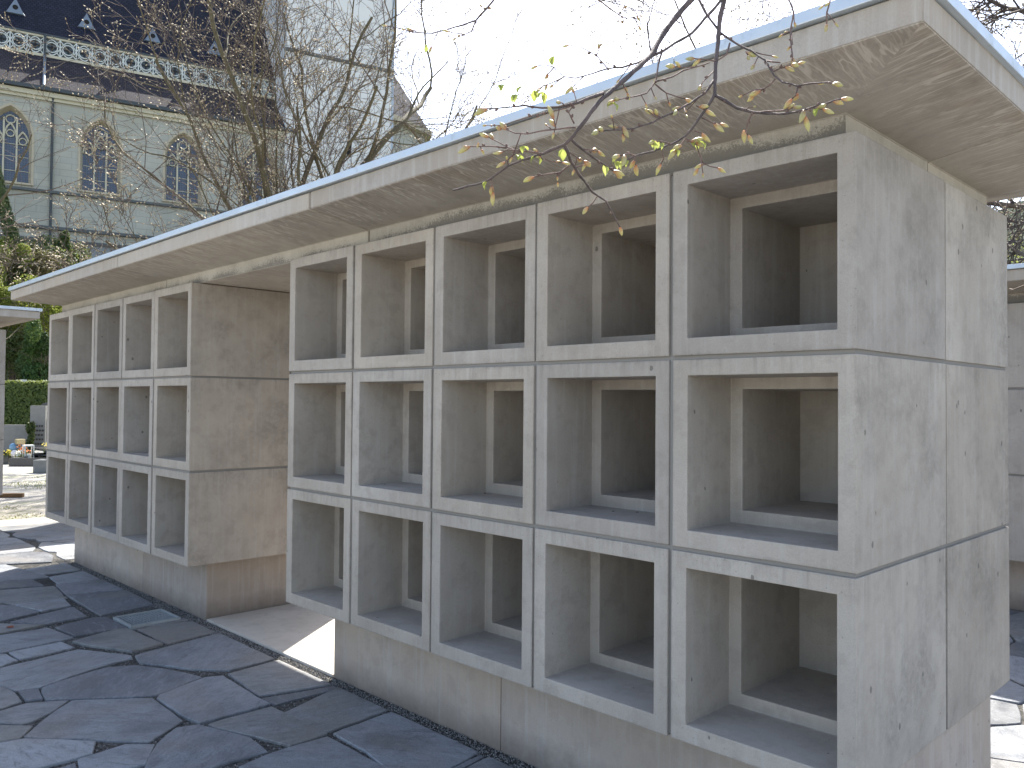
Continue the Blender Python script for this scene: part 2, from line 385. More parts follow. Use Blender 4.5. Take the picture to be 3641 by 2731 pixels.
DR = [c7(690, 512), c7(980, 462), c7(1110, 502), c7(822, 566)]   # the drain
zones = [(-16.15*U, 4.2*U, -5.05*U, 0.27*U), (-16.15*U, -12.0*U, 0.27*U, 5.2*U), (-3.5*U, 4.2*U, 2.15*U, 7.5*U), (0.05*U, 4.2*U, 0.27*U, 2.15*U)]
sites = []
for z in zones:
    k = 0
    gx, gy = (0.62, 0.42)
    y = z[2]+0.15; row = 0
    while y < z[3]:
        x = z[0]+0.2+(row % 2)*0.3
        while x < z[1]:
            sites.append((x+rg.uniform(-0.2, 0.2), y+rg.uniform(-0.14, 0.14), z)); x += gx*rg.uniform(0.75, 1.3)
        y += gy; row += 1
def dist_out(p, q):                         # largest signed distance to an edge line and that edge
    best = None
    for i in range(len(q)):
        a = q[i]; b = q[(i+1) % len(q)]; dx = b[0]-a[0]; dy = b[1]-a[1]; L = math.hypot(dx, dy)
        if L < 1e-6: continue
        nx, ny = dy/L, -dx/L; d = (p[0]-a[0])*nx+(p[1]-a[1])*ny
        if best is None or d > best[0]: best = (d, a, nx, ny)
    return best
blockers = traced + [DR]
blockers = [p if area(p) > 0 else p[::-1] for p in blockers]
kept = []
for (x, y, z) in sites:
    if any(inside((x, y), q) for q in blockers): continue
    kept.append((x, y, z))
for (x, y, z) in kept:
    cell = [(max(z[0], x-1), max(z[2], y-1)), (min(z[1], x+1), max(z[2], y-1)), (min(z[1], x+1), min(z[3], y+1)), (max(z[0], x-1), min(z[3], y+1))]
    for (a, b, zz) in kept:
        if (a, b) == (x, y) or abs(a-x) > 1.6 or abs(b-y) > 1.6: continue
        cell = clip(cell, (a+x)/2, (b+y)/2, (a-x), (b-y))
        if len(cell) < 3: break
    for q in blockers:
        if len(cell) < 3: break
        if min(abs(p[0]-x)+abs(p[1]-y) for p in q) > 2.6: continue
        d, a, nx, ny = dist_out((x, y), q)
        cell = clip(cell, a[0]+nx*0.004, a[1]+ny*0.004, -nx, -ny)
    if len(cell) >= 3 and abs(area(cell)) > 0.02: polys.append(cell)
def inset(q, d):
    out = list(q); n = len(q)
    for i in range(n):
        a = q[i]; b = q[(i+1) % n]; dx = b[0]-a[0]; dy = b[1]-a[1]; L = math.hypot(dx, dy)
        if L < 1e-4: continue
        out2 = clip(out, a[0]-dy/L*d, a[1]+dx/L*d, dy/L, -dx/L)
        if len(out2) >= 3 and abs(area(out2)) > 0.45*abs(area(out)): out = out2
    return out
def keep_off(q):                            # stones stop short of plinths and the floor slab
    for (x0, x1) in ((-12.1*U, 0.0),):
        cx = sum(p[0] for p in q)/len(q); cy = sum(p[1] for p in q)/len(q)
        if x0 < cx < x1 and cy < 0.4*U: q = clip(q, 0, 0.20*U, 0, 1)
    return q
paving = empty('stone_paving', (0, 0, 0)); tag(paving, kind='structure')
stones_final = []
for i, q in enumerate(polys):
    if i < len(traced) and len(q) >= 3:
        mx_ = sum(p[0] for p in q)/len(q); my_ = sum(p[1] for p in q)/len(q)
        q = [(x+(x-mx_)/max(.05, math.hypot(x-mx_, y-my_))*.0045, y+(y-my_)/max(.05, math.hypot(x-mx_, y-my_))*.0045) for x, y in q]
    q = keep_off(q)
    if len(q) < 3: continue
    if area(q) < 0: q = q[::-1]
    trc = i < len(traced)
    q = q if trc else inset(q, rg.uniform(0.004, 0.010))
    if len(q) < 3 or area(q) < 0.008: continue
    # ragged outline
    pts = []
    n = len(q)
    for k in range(n):
        a = Vector(q[k]); b = Vector(q[(k+1) % n]); L = (b-a).length
        m = max(1, int(L/0.07)); nn = Vector((-(b-a).y, (b-a).x)); nn = nn/ (nn.length or 1)
        for j in range(m):
            p = a.lerp(b, j/m); o = noise.noise(Vector((p.x*9, p.y*9, i)))*0.007
            if j == 0:
                p = p + (Vector((sum(r[0] for r in q)/n, sum(r[1] for r in q)/n))-p)*0.010; 
            pts.append(p + nn*(o))
    cx = sum(p.x for p in pts)/len(pts); cy = sum(p.y for p in pts)/len(pts); c = Vector((cx, cy))
    top = 0.0 + rg.uniform(-0.004, 0.003); tx = rg.uniform(-0.006, 0.006); ty = rg.uniform(-0.006, 0.006)
    def zz(p): return top + (p.x-cx)*tx + (p.y-cy)*ty
    nP = len(pts); vs = []; fs = []
    for p in pts: vs.append((p.x-cx, p.y-cy, -0.045))
    for p in pts: vs.append((p.x-cx, p.y-cy, zz(p)-0.004))
    for p in pts:
        r = p + (c-p).normalized()*0.004; vs.append((r.x-cx, r.y-cy, zz(r)))
    for k in range(nP):
        k2 = (k+1) % nP; fs += [(k, k2, nP+k2, nP+k), (nP+k, nP+k2, 2*nP+k2, 2*nP+k)]
    fs.append(tuple(range(2*nP, 3*nP)))
    mb = MB(); mb.add(vs, fs); o = mb.build('flagstone', M['flag'], paving); o.location = (cx, cy, GZ)
    stones_final.append(([tuple(p) for p in pts], cx, cy))
print('flagstones', len(stones_final))
# grit in the open joints
mb = MB(); nb = 0
for _ in range(26000):
    if _ % 3 == 0: x = rg.uniform(-12*U, 0.1); y = rg.uniform(0.14*U, 0.32*U)
    else: x = rg.uniform(-9*U, 1.0*U); y = rg.uniform(-3.4*U, 0.3*U)
    if -7.28*U < x < -4.74*U and y > 0.31*U: continue
    hit = False
    for (q, cx, cy) in stones_final:
        if abs(cx-x) < 0.9 and abs(cy-y) < 0.9 and inside((x, y), q): hit = True; break
    if hit: continue
    s = rg.uniform(0.0025, 0.0065); z = GZ-0.012+s*0.4+rg.uniform(0, 0.006)
    a = rg.uniform(0, 3.1)
    e = [Vector((math.cos(a+k*2.094)*s, math.sin(a+k*2.094)*s, -s*0.4)) for k in range(3)]
    P = Vector((x, y, z)); vs = [P+e[0], P+e[1], P+e[2], P+Vector((rg.uniform(-.3, .3)*s, rg.uniform(-.3, .3)*s, s*0.7))]
    mb.add(vs, [(0, 1, 3), (1, 2, 3), (2, 0, 3)]); nb += 1
def pebm():
    t = NT('grit_pebbles'); c = t.ramp(t.noise(130, 2, 0.8), [(0.35, (0.06, 0.06, 0.06)), (0.5, (0.17, 0.165, 0.16)), (0.68, (0.38, 0.37, 0.35))]); t.col(c); t.rough(0.9); return t.m
tag(mb.build('loose_grit', pebm()), 'fine dark grit filling the joints between the paving slabs', 'grit', kind='stuff')

# drain grate
gr = empty('drain_grate', (0, 0, 0)); tag(gr, 'small rectangular steel grating let into the paving beside the far plinth', 'drain grate')
D0, D1, D2, D3 = [Vector((p[0], p[1], GZ)) for p in DR]
ax = (D1-D0).normalized(); lx = (D1-D0).length*0.98; Z0 = Vector((0, 0, 0.006)); ay = Vector((-ax.y, ax.x, 0)); 
if ay.dot(D3-D0) < 0: ay = -ay
ly = abs((D3-D0).dot(ay))*0.95; O = D0+Z0
mb = MB(); Z = Vector((0, 0, 1))
for (o, a, l) in ((O, ax, lx), (O+ay*ly, ax, lx), (O, ay, ly), (O+ax*lx, ay, ly)):
    mb.obox(o+a*(l/2)+Z*-0.008, a, Z.cross(a), Z, l/2+0.004, 0.006, 0.016)
mb.build('frame', M['steel'], gr)
nbar = 15
bar = MB(); bar.obox(Vector((0, 0, 0)), ay, ax, Z, ly/2-0.006, 0.0018, 0.008); bme = bar.mesh('bar', M['steel'])
for i in range(1, nbar): link('bar', bme, gr, O+ax*(lx*i/nbar)+ay*(ly/2)+Z*-0.008)
bar = MB(); bar.obox(Vector((0, 0, 0)), ax, ay, Z, lx/2-0.006, 0.0014, 0.004); bme = bar.mesh('cross_bar', M['steel'])
for i in range(1, 6): link('cross_bar', bme, gr, O+ay*(ly*i/6)+ax*(lx/2)+Z*-0.004)
pit = MB(); q = [O, O+ax*lx, O+ax*lx+ay*ly, O+ay*ly]; pit.add([p+Z*-0.0165 for p in q], [(0, 1, 2, 3)]); pit.build('pit', M['black'], gr)

# ================================================================== COLUMBARIUM
def niche_mesh():
    x0, x1, z0, z1 = 0.0, BW, 0.0, BH
    a0, a1, b0, b1 = 0.092, 0.894, 0.092, 0.903
    c0, c1, d0, d1 = 0.166, 0.820, 0.168, 0.838
    y1, y2, y3 = 0.43, 1.12, 1.168
    def ring(xa, xb, za, zb, y): return [(xa*U, y*U, za*U), (xb*U, y*U, za*U), (xb*U, y*U, zb*U), (xa*U, y*U, zb*U)]
    rs = [ring(x0, x1, z0, z1, y3), ring(x0, x1, z0, z1, 0), ring(a0, a1, b0, b1, 0), ring(a0+.002, a1-.002, b0+.002, b1-.002, y1), ring(c0, c1, d0, d1, y1), ring(c0, c1, d0, d1, y2)]
    vs = [p for r in rs for p in r]; fs = [(3, 2, 1, 0)]
    for i in range(5):
        for k in range(4):
            fs.append((i*4+k, i*4+(k+1) % 4, (i+1)*4+(k+1) % 4, (i+1)*4+k))
    fs.append((20, 21, 22, 23))
    mb = MB(); mb.add(vs, fs); me = mb.mesh('niche_box', M['box']); bevel_mesh(me, 0.0035, 2)
    bm = bmesh.new(); bm.from_mesh(me); bmesh.ops.recalc_face_normals(bm, faces=bm.faces); bm.to_mesh(me); bm.free()
    return me
NICHE = niche_mesh()
def closed_mesh():
    mb = MB(); mb.box(0, BW*U, 0, 1.168*U, 0, BH*U); me = mb.mesh('closed_box', M['box']); bevel_mesh(me, 0.0035, 2); return me
CLOSED = closed_mesh()
rj = random.Random(3)
def slab_mesh(xa, xb, endL, endR, half, D, ov, name):
    # half 0: front, 1: back (mirrored).  all in U
    zb, zt, zi, zc = 3.212, 3.338, 3.130, 3.014; yo = -ov; yi = 0.10; ym = D/2-0.004
    ia = xa+ov+0.10 if endL else xa; ib = xb-ov-0.09 if endR else xb
    def P(x, y, z): 
        y = y if not half else D-y
        return (x*U, y*U, z*U)
    V = [P(xa, yo, zb), P(xb, yo, zb), P(xa, yo, zt), P(xb, yo, zt), P(ia, yi, zi), P(ib, yi, zi), P(ia, yi, zc), P(ib, yi, zc),
         P(ia, ym, zc), P(ib, ym, zc), P(xa, ym, zt+0.02), P(xb, ym, zt+0.02), P(xa, ym, zb), P(xb, ym, zb), P(ia, ym, zi), P(ib, ym, zi)]
    F = []; MI = []
    def f(q, m): F.append(q); MI.append(m)
    f((0, 1, 3, 2), 0); f((1, 0, 4, 5), 1); f((5, 4, 6, 7), 3); f((7, 6, 8, 9), 1); f((2, 3, 11, 10), 0)
    if endL: f((12, 0, 2, 10), 0); f((0, 12, 14, 4), 2); f((4, 14, 8, 6), 3)
    else: f((0, 2, 10, 8, 6, 4), 0)
    if endR: f((1, 13, 11, 3), 0); f((13, 1, 5, 15), 2); f((15, 5, 7, 9), 3)
    else: f((3, 1, 5, 7, 9, 11), 0)
    back = [10, 11]
    back += [13, 15, 9] if endR else [9]
    back += [8, 14, 12] if endL else [8]
    f(tuple(back), 0)
    if half: F = [tuple(reversed(q)) for q in F]
    me = bpy.data.meshes.new(name); me.from_pydata(V, [], F)
    for k in ('fascia', 'soffit_y', 'soffit_x', 'band'): me.materials.append(M[k])
    me.polygons.foreach_set('material_index', MI); me.update()
    bm = bmesh.new(); bm.from_mesh(me)
    bmesh.ops.delete(bm, geom=[v for v in bm.verts if not v.link_faces], context='VERTS')
    bmesh.ops.recalc_face_normals(bm, faces=bm.faces)
    es = [e for e in bm.edges if len(e.link_faces) == 2 and e.calc_face_angle(0) > R(35)]
    bmesh.ops.bevel(bm, geom=es, offset=0.003, segments=2, affect='EDGES', clamp_overlap=True, material=-1)
    bm.to_mesh(me); bm.free(); return me
def columbarium(name, label, loc, rz, starts, ncol, canopy, cuts, D=2.36, rows=3, double=True, floor=-0.65, closed=False):
    root = empty(name, loc, rz); tag(root, label, 'columbarium')
    d1 = 1.186
    for bi, xs in enumerate(starts):
        for r in range(rows):
            for c in range(ncol):
                for back in ((0, 1) if double else (0,)):
                    jx, jy, jz = rj.uniform(-.0015, .0015), rj.uniform(-.003, .003), rj.uniform(-.001, .001)
                    if not back: p = ((xs+c*BP)*U+jx, jy, r*HP*U+jz); rzz = 0
                    else: p = ((xs+c*BP+BW)*U+jx, D*U+jy, r*HP*U+jz); rzz = math.pi
                    o = link('niche_box', CLOSED if closed else NICHE, root, p, rzz + rj.uniform(-.0006, .0006))
        # mortar in the joints, a little behind the faces
        mb = MB(); y0, y1 = 0.016, (D-0.016 if double else d1-0.01)
        WX = (ncol-1)*BP+BW; g = BP-BW; gz = HP-BH; TZ = (rows-1)*HP+BH; e_ = .0005
        for c in range(1, ncol): mb.box((xs+c*BP-g-e_)*U, (xs+c*BP+e_)*U, y0*U, y1*U, 0.012*U, (TZ-.012)*U)
        for r in range(1, rows):
            for c in range(ncol):
                mb.box((xs+c*BP+(.014 if c == 0 else 2*e_))*U, (xs+c*BP+BW-(.014 if c == ncol-1 else 2*e_))*U, y0*U, y1*U, (r*HP-gz-e_)*U, (r*HP+e_)*U)
        if double:
            for r in range(rows): mb.box((xs+.014)*U, (xs+.03)*U, 1.1675*U, (D-1.1675)*U, (r*HP+2*e_)*U, (r*HP+BH-2*e_)*U); mb.box((xs+WX-.03)*U, (xs+WX-.014)*U, 1.1675*U, (D-1.1675)*U, (r*HP+2*e_)*U, (r*HP+BH-2*e_)*U)
        mb.build('mortar_joints', M['mortar'], root)
        inset_x, py = 0.265, 0.33
        xL, xR = xs+inset_x, xs+ncol-(0.02 if bi == len(starts)-1 and name == 'columbarium' and loc[0] == 0 and loc[1] == 0 else inset_x)
        mid = xs+ncol*0.405 if bi == 0 and len(starts) > 1 else xs+ncol*0.385
        if len(starts) > 1 and bi == 0: mid = xs+2.92
        if bi == 1: mid = -2.62
        for (a, b) in ((xL, mid-.003), (mid+.003, xR)):
            mb = MB(); mb.box(a*U, b*U, py*U, ((D if double else d1)-py)*U, floor*U-0.10, 0.006*U); mb.build('plinth', M['plinth'], root, bevel=0.005)
    cL, cR, ov = canopy
    xsn = [cL]+cuts+[cR]
    DD = D if double else d1
    for i in range(len(xsn)-1):
        for half in (0, 1):
            me = slab_mesh(xsn[i]+(0.004 if i else 0), xsn[i+1]-(0.004 if i < len(xsn)-2 else 0), i == 0, i == len(xsn)-2, half, DD, ov, 'canopy_slab')
            link('canopy_slab', me, root, (0, rj.uniform(-.002, .002), rj.uniform(-.001, .002)))
    mb = MB()
    for x in cuts: mb.box((x-.0035)*U, (x+.0035)*U, 0.11*U, (DD-.11)*U, 3.03*U, 3.33*U); mb.box((x-.0035)*U, (x+.0035)*U, (-ov+.012)*U, (DD+ov-.012)*U, 3.219*U, 3.33*U)
    mb.box((cL+.6)*U, (cR-.6)*U, (DD/2-.0035)*U, (DD/2+.0035)*U, 3.03*U, 3.33*U)
    mb.box((cL+.012)*U, (cR-.012)*U, (DD/2-.0035)*U, (DD/2+.0035)*U, 3.219*U, 3.33*U)
    mb.build('joint_sealant', M['seal'], root)
    # sheet metal edge round the roof
    e = 0.030; t = 0.10; z0, z1 = 3.345, 3.398
    def strip(x0, x1, y0, y1):
        mb = MB(); mb.box(x0*U, x1*U, y0*U, y1*U, z0*U, z1*U)
        mb.build('metal_edging', M['zinc'], root, bevel=0.003)
    xx = [cL-e]
    while xx[-1] < cR+e-4.6: xx.append(xx[-1]+3.9)
    xx.append(cR+e)
    for i in range(len(xx)-1):
        strip(xx[i]+(.002 if i else 0), xx[i+1]-.002, -ov-e, -ov-e+t); strip(xx[i]+(.002 if i else 0), xx[i+1]-.002, DD+ov+e-t, DD+ov+e)
    strip(cL-e, cL-e+t, -ov-e+t+.001, DD+ov+e-t-.001); strip(cR+e-t, cR+e, -ov-e+t+.001, DD+ov+e-t-.001)
    mb = MB(); mb.box((cL-e+t+.002)*U, (cR+e-t-.002)*U, (-ov-e+t+.002)*U, (DD+ov+e-t-.002)*U, 3.362*U, 3.39*U); mb.build('roof_sheet', M['zinc'], root)
    return root
columbarium('columbarium', 'large concrete columbarium in the foreground, two blocks of open niches under one flat roof', (0, 0, 0), 0,
            [-12.04, -5.0], 5, (-12.33, 0.437, 0.44), [-7.95, -3.95])
columbarium('columbarium', 'concrete columbarium behind the big one, only its end seen at the right edge', (2.2*U, 7.25*U, -0.035*U), 0,
            [-5.0, 2.04], 5, (-5.44, 7.48, 0.44), [-1.0, 3.2], closed=True)
columbarium('columbarium', 'far concrete columbarium whose roof corner and end wall show at the left edge', (-15.62*U, (0.27-2.36)*U, 0), 0,
            [-5.0], 5, (-5.44, 0.42, 0.44), [-2.4])
columbarium('columbarium', 'narrow columbarium behind the far block, its shadow falling across the paving on the left', (-17.0*U, 6.65*U, 0), -math.pi/2,
            [0.0], 4, (-0.44, 4.44, 0.44), [2.0], double=False)

# crumbs lying in the niches
mb = MB(); rc = random.Random(5)
for xs in (-5, -12.04):
    for r in range(3):
        for c in range(5):
            for k in range(rc.randint(0, 3)):
                x = (xs+c+rc.uniform(.12, .88))*U; y = rc.choice((rc.uniform(.1, .42), rc.uniform(.36, .42)))*U; z = (r*HP+.0935)*U+.001
                s = rc.uniform(.0015, .005); a = rc.uniform(0, 3)
                mb.box(-s, s, -s*.5, s*.5, 0, s*.5, M=Matrix.Translation((x, y, z)) @ Matrix.Rotation(a, 4, 'Z'))
tag(mb.build('leaf_crumbs', plain('dry_leaf_crumb', (0.06, 0.045, 0.03), 0.9)), 'dry leaf crumbs and dirt lying on the niche floors', 'debris', kind='stuff')
# fallen leaves
def leaf_on_ground(p, L, c, label, rz):
    mb = MB(); vs = []; fs = []
    prof = [(0, 0), (.15, .32), (.4, .5), (.7, .36), (1, 0)]
    for i, (t, wd) in enumerate(prof): vs += [(t*L-L/2, -wd*L*.8, .004+.006*abs(wd)), (t*L-L/2, 0, .003), (t*L-L/2, wd*L*.8, .004+.008*wd)]
    for i in range(4):
        a = i*3; fs += [(a, a+3, a+4, a+1), (a+1, a+4, a+5, a+2)]
    mb.add(vs, fs); o = mb.build('fallen_leaf', plain('dry_leaf', c, .7)); o.location = p; o.rotation_euler = (0.05, 0, rz); tag(o, label, 'leaf')
p = c7(62, 567); leaf_on_ground((p[0], p[1], GZ+.003), .055, (0.20, 0.045, 0.02), 'small reddish brown dry leaf lying alone on the paving near the left edge', .4)

# ================================================================== CHURCH
plaster = NT('pale_plaster')
c_ = plaster.mix(plaster.ramp(plaster.noise(.35, 5, .6), [(.35, 0.), (.65, 1.)]), (0.305, 0.31, 0.27), (0.38, 0.385, 0.34))
c_ = plaster.mix(plaster.ramp(plaster.noise(1.0, 5, .7, plaster.mapping((.8, .8, 2.5))), [(.5, 0.), (.75, .35)]), c_, (0.33, 0.34, 0.30))
c_ = plaster.mix(plaster.ramp(plaster.noise(2.2, 5, .7, plaster.mapping((1.5, 1.5, .25))), [(.55, 0.), (.8, .3)]), c_, (0.60, 0.59, 0.53))
m__ = plaster.n("ShaderNodeMapping"); m__.inputs["Rotation"].default_value = (0, 0, -(math.pi/2-CH_TH)); plaster.l(plaster.pos, m__.inputs[0])
X__ = plaster.sep(m__.outputs[0]); k__ = plaster.n("ShaderNodeCombineXYZ"); plaster.l(X__[0], k__.inputs[0]); plaster.l(X__[2], k__.inputs[1])
b__ = plaster.n("ShaderNodeTexBrick"); b__.inputs["Scale"].default_value = 1.0; b__.inputs["Brick Width"].default_value = 1.3; b__.inputs["Row Height"].default_value = .42; b__.inputs["Mortar Size"].default_value = .02
b__.inputs["Color1"].default_value = (0.96, 0.96, 0.96, 1); b__.inputs["Color2"].default_value = (1.04, 1.03, 1.0, 1); b__.inputs["Mortar"].default_value = (0.82, 0.82, 0.82, 1); plaster.l(k__.outputs[0], b__.inputs[0])
c_ = plaster.mix(1.0, c_, b__.outputs[0], 'MULTIPLY')
plaster.col(c_); plaster.rough(.9, .2); plaster.bump(plaster.noise(9, 4), .25, .02); M['plaster'] = plaster.m
tw = NT('white_tower_plaster'); c_ = tw.mix(tw.noise(.3, 5, .6), (0.52, 0.53, 0.52), (0.66, 0.67, 0.66)); tw.col(c_); tw.rough(.9, .2); M['tower'] = tw.m
M['trim'] = plain('sandstone_trim', (0.40, 0.36, 0.27), .85, .2, var=.15)
M['grime'] = plain('weathered_ledge', (0.10, 0.11, 0.11), .9, .2, var=.3)
M['cream'] = plain('cream_paint', (0.45, 0.43, 0.33), .7, .3, var=.06)
M['white'] = plain('white_tracery', (0.52, 0.56, 0.54), .7, .3, var=.06)
M['dkmet'] = plain('dark_gutter', (0.05, 0.06, 0.065), .5, .4, .3)
M['ltmet'] = plain('pale_sheet', (0.16, 0.20, 0.25), .6, .3, .3)
def slate(name, a, b, rot):
    t = NT(name)
    # tiles in the plane of the slope: s along the wall, q up the slope
    m = t.n("ShaderNodeMapping"); m.vector_type = 'POINT'; m.inputs["Rotation"].default_value = (0, 0, -(math.pi/2-CH_TH)); t.l(t.pos, m.inputs[0])
    X = t.sep(m.outputs[0]); cb = t.n("ShaderNodeCombineXYZ"); t.l(X[0], cb.inputs[0]); t.l(X[2], cb.inputs[1])
    br = t.n("ShaderNodeTexBrick"); br.inputs["Scale"].default_value = 1.0; br.inputs["Brick Width"].default_value = .24; br.inputs["Row Height"].default_value = .19
    br.inputs["Mortar Size"].default_value = .02; br.inputs["Mortar Smooth"].default_value = .3; br.inputs["Bias"].default_value = -.2
    br.inputs["Color1"].default_value = (*a, 1); br.inputs["Color2"].default_value = (*b, 1); br.inputs["Mortar"].default_value = (a[0]*.35, a[1]*.35, a[2]*.35, 1)
    t.l(cb.outputs[0], br.inputs[0]); c = t.mix(t.ramp(t.noise(1.2, 4), [(.4, 0.), (.7, .35)]), br.outputs[0], tuple(x*.7 for x in a))
    t.col(c); t.rough(.9, .12); t.bump(br.outputs["Fac"], -.5, .03); return t.m
M['slate'] = slate('slate_roof', (0.017, 0.020, 0.034), (0.028, 0.032, 0.052), 0)
M['tile'] = slate('brown_tile_roof', (0.040, 0.037, 0.043), (0.066, 0.060, 0.066), 0)
gl = NT('leaded_glass')
m_ = gl.n("ShaderNodeMapping"); m_.inputs["Rotation"].default_value = (0, 0, -(math.pi/2-CH_TH)); gl.l(gl.pos, m_.inputs[0])
X_ = gl.sep(m_.outputs[0]); cb_ = gl.n("ShaderNodeCombineXYZ"); gl.l(X_[0], cb_.inputs[0]); gl.l(X_[2], cb_.inputs[1])
vo = gl.n("ShaderNodeTexVoronoi", feature='DISTANCE_TO_EDGE'); vo.inputs["Scale"].default_value = 6.5; vo.inputs["Randomness"].default_value = .15; gl.l(cb_.outputs[0], vo.inputs["Vector"])
gl.col(gl.mix(gl.ramp(vo.outputs[0], [(.02, 1.), (.07, 0.)]), (0.022, 0.034, 0.065), (0.09, 0.11, 0.15))); gl.rough(.25, .6); M['glass'] = gl.m
def CP(s, off, z): return P0 + CA*s + CN*off + Vector((0, 0, z))
church = empty('church', (P0.x, P0.y, 11)); tag(church, 'big pale church with pointed windows, dark roof and white tower on the rise behind', 'church')
def cbuild(mb, name, mat, parent=None, **k):
    par = parent or church; o = mb.build(name, mat, None, **k)
    o.parent = par; o.matrix_parent_inverse = Matrix.Identity(4)
    # vertices are in world space: bring them to the parent's frame
    me = o.data
    off = Vector((P0.x, P0.y, 11)); me.transform(Matrix.Translation(-off)); 
    return o
def cb(mb, s0, s1, o0, o1, z0, z1, mi=0):
    V = [CP(s, o, z) for z in (z0, z1) for (s, o) in ((s0, o0), (s1, o0), (s1, o1), (s0, o1))]
    mb.add(V, [(0, 1, 2, 3), (7, 6, 5, 4), (4, 5, 1, 0), (5, 6, 2, 1), (6, 7, 3, 2), (7, 4, 0, 3)], mi)
WS = [-11.05, -5.9, -0.75, 4.40, 9.55]; HW = 1.2; SILL, SPR, APX = 14.78, 17.75, 19.62
def arch(s, hw, z0, zs, za, n=9):
    """outline from lower left over the apex to lower right"""
    h = za-zs; r = (hw*hw+h*h)/(2*hw)
    L = [(s-hw, z0)]
    a_max = math.asin(min(1, h/r))
    for i in range(n+1):
        a = a_max*i/n; L.append((s-hw+r-r*math.cos(a), zs+r*math.sin(a)))
    Rr = [(2*s-x, z) for (x, z) in reversed(L[:-1])]
    return L+Rr
# wall with real openings
ZB, ZT = 6.0, 20.75
mb = MB(); edges = [-34.0] + [(WS[i]+WS[i+1])/2 for i in range(4)] + [12.2]
for i, s in enumerate(WS):
    o = arch(s, HW, SILL, SPR, APX); k = len(o)//2
    l, r = edges[i], edges[i+1]
    left = [(l, ZB), (s, ZB), (s, SILL)] + [o[0]] + o[1:k+1] + [(s, ZT), (l, ZT)]
    right = [(r, ZT), (s, ZT)] + o[k:] + [(s, SILL), (s, ZB), (r, ZB)]
    for P in (left, right): mb.add([CP(a, 0, z) for a, z in P], [tuple(range(len(P)))])
wl = cbuild(mb, 'wall', M['plaster'])
for s in WS:
    o = arch(s, HW, SILL, SPR, APX); i2 = arch(s, HW-.17, SILL+.05, SPR, APX-.22)
    mb = MB(); n = len(o)
    mb.add([CP(a, 0.02, z) for a, z in o]+[CP(a, -.5, z) for a, z in i2], [(k, (k+1) % n, n+(k+1) % n, n+k) for k in range(n)])
    oo = arch(s, HW+.13, SILL-.02, SPR, APX+.16); mb.add([CP(a, 0.03, z) for a, z in oo]+[CP(a, 0.03, z) for a, z in o], [(k, k+1, n+k+1, n+k) for k in range(n-1)])
    wd = cbuild(mb, 'window', M['trim'])
    mb = MB(); q = arch(s, HW-.16, SILL+.05, SPR, APX-.20); mb.add([CP(a, -.48, z) for a, z in q], [tuple(range(len(q)))])
    cbuild(mb, 'pane', M['glass'], wd).location = (0, 0, 0)
    mb = MB()
    def bar(pts, wdt=.05, d0=-.47, d1=-.30):
        for a, b in zip(pts, pts[1:]):
            A = CP(a[0], (d0+d1)/2, a[1]); B = CP(b[0], (d0+d1)/2, b[1]); t = (B-A); Ln = t.length; t.normalize()
            mb.obox((A+B)/2, t, CN, t.cross(CN), Ln/2+wdt*.5, (d1-d0)/2, wdt)
    for m in (-.36, .36): bar([(s+m, SILL+.05), (s+m, 18.9)])
    def pa(cx, hw, z0, h):
        q = arch(cx, hw, z0, z0, z0+h, 4)[1:-1]; bar(q, .045, -.46, -.33)
    pa(s-.69, .33, 17.35, .75); pa(s+.69, .33, 17.35, .75); pa(s, .33, 17.75, .85)
    for cx, cz, rr in ((s-.69, 17.50, .22), (s+.69, 17.50, .22), (s, 17.95, .22), (s, 18.85, .27)):
        bar([(cx+rr*math.cos(.785*k), cz+rr*math.sin(.785*k)) for k in range(9)], .03, -.46, -.36)
    for z in (15.6, 16.5, 17.3): bar([(s-1.0, z), (s+1.0, z)], .018, -.47, -.44)
    cbuild(mb, 'tracery', M['cream'], wd)
    mb = MB(); cb(mb, s-HW-.15, s+HW+.15, -.02, .16, SILL-.14, SILL-.02); cbuild(mb, 'sill', M['trim'], wd)
for (z, h, d, mt) in ((14.30, .16, .22, 'grime'), (11.95, .20, .25, 'grime'), (11.1, .22, .45, 'grime')):
    mb = MB(); cb(mb, -34, 12.2, -.02, d, z, z+h); cbuild(mb, 'string_course', M[mt])
mb = MB(); cb(mb, -34, 12.2, .02, .35, 5.5, 11.1); cbuild(mb, 'base_wall', plain('plinth_stone', (0.24, 0.25, 0.25), .9, .2, var=.2))
mb = MB(); cb(mb, -34, 12.2, -.02, .18, 20.25, 20.45); cb(mb, -34, 12.2, -.02, .34, 20.45, 20.75); cbuild(mb, 'cornice', M['cream'])
mb = MB(); cb(mb, -34, 12.2, .33, .60, 20.78, 21.0); cbuild(mb, 'gutter', M['dkmet'])
# aisle roof (sunlit lower edge)
A0, A1 = 0.50, -3.35; AZ0, AZ1 = 20.96, 24.35
mb = MB(); mb.add([CP(-34, A0, AZ0), CP(12.2, A0, AZ0), CP(12.2, A1, AZ1), CP(-34, A1, AZ1)], [(0, 1, 2, 3)]); cbuild(mb, 'aisle_roof', M['tile'])
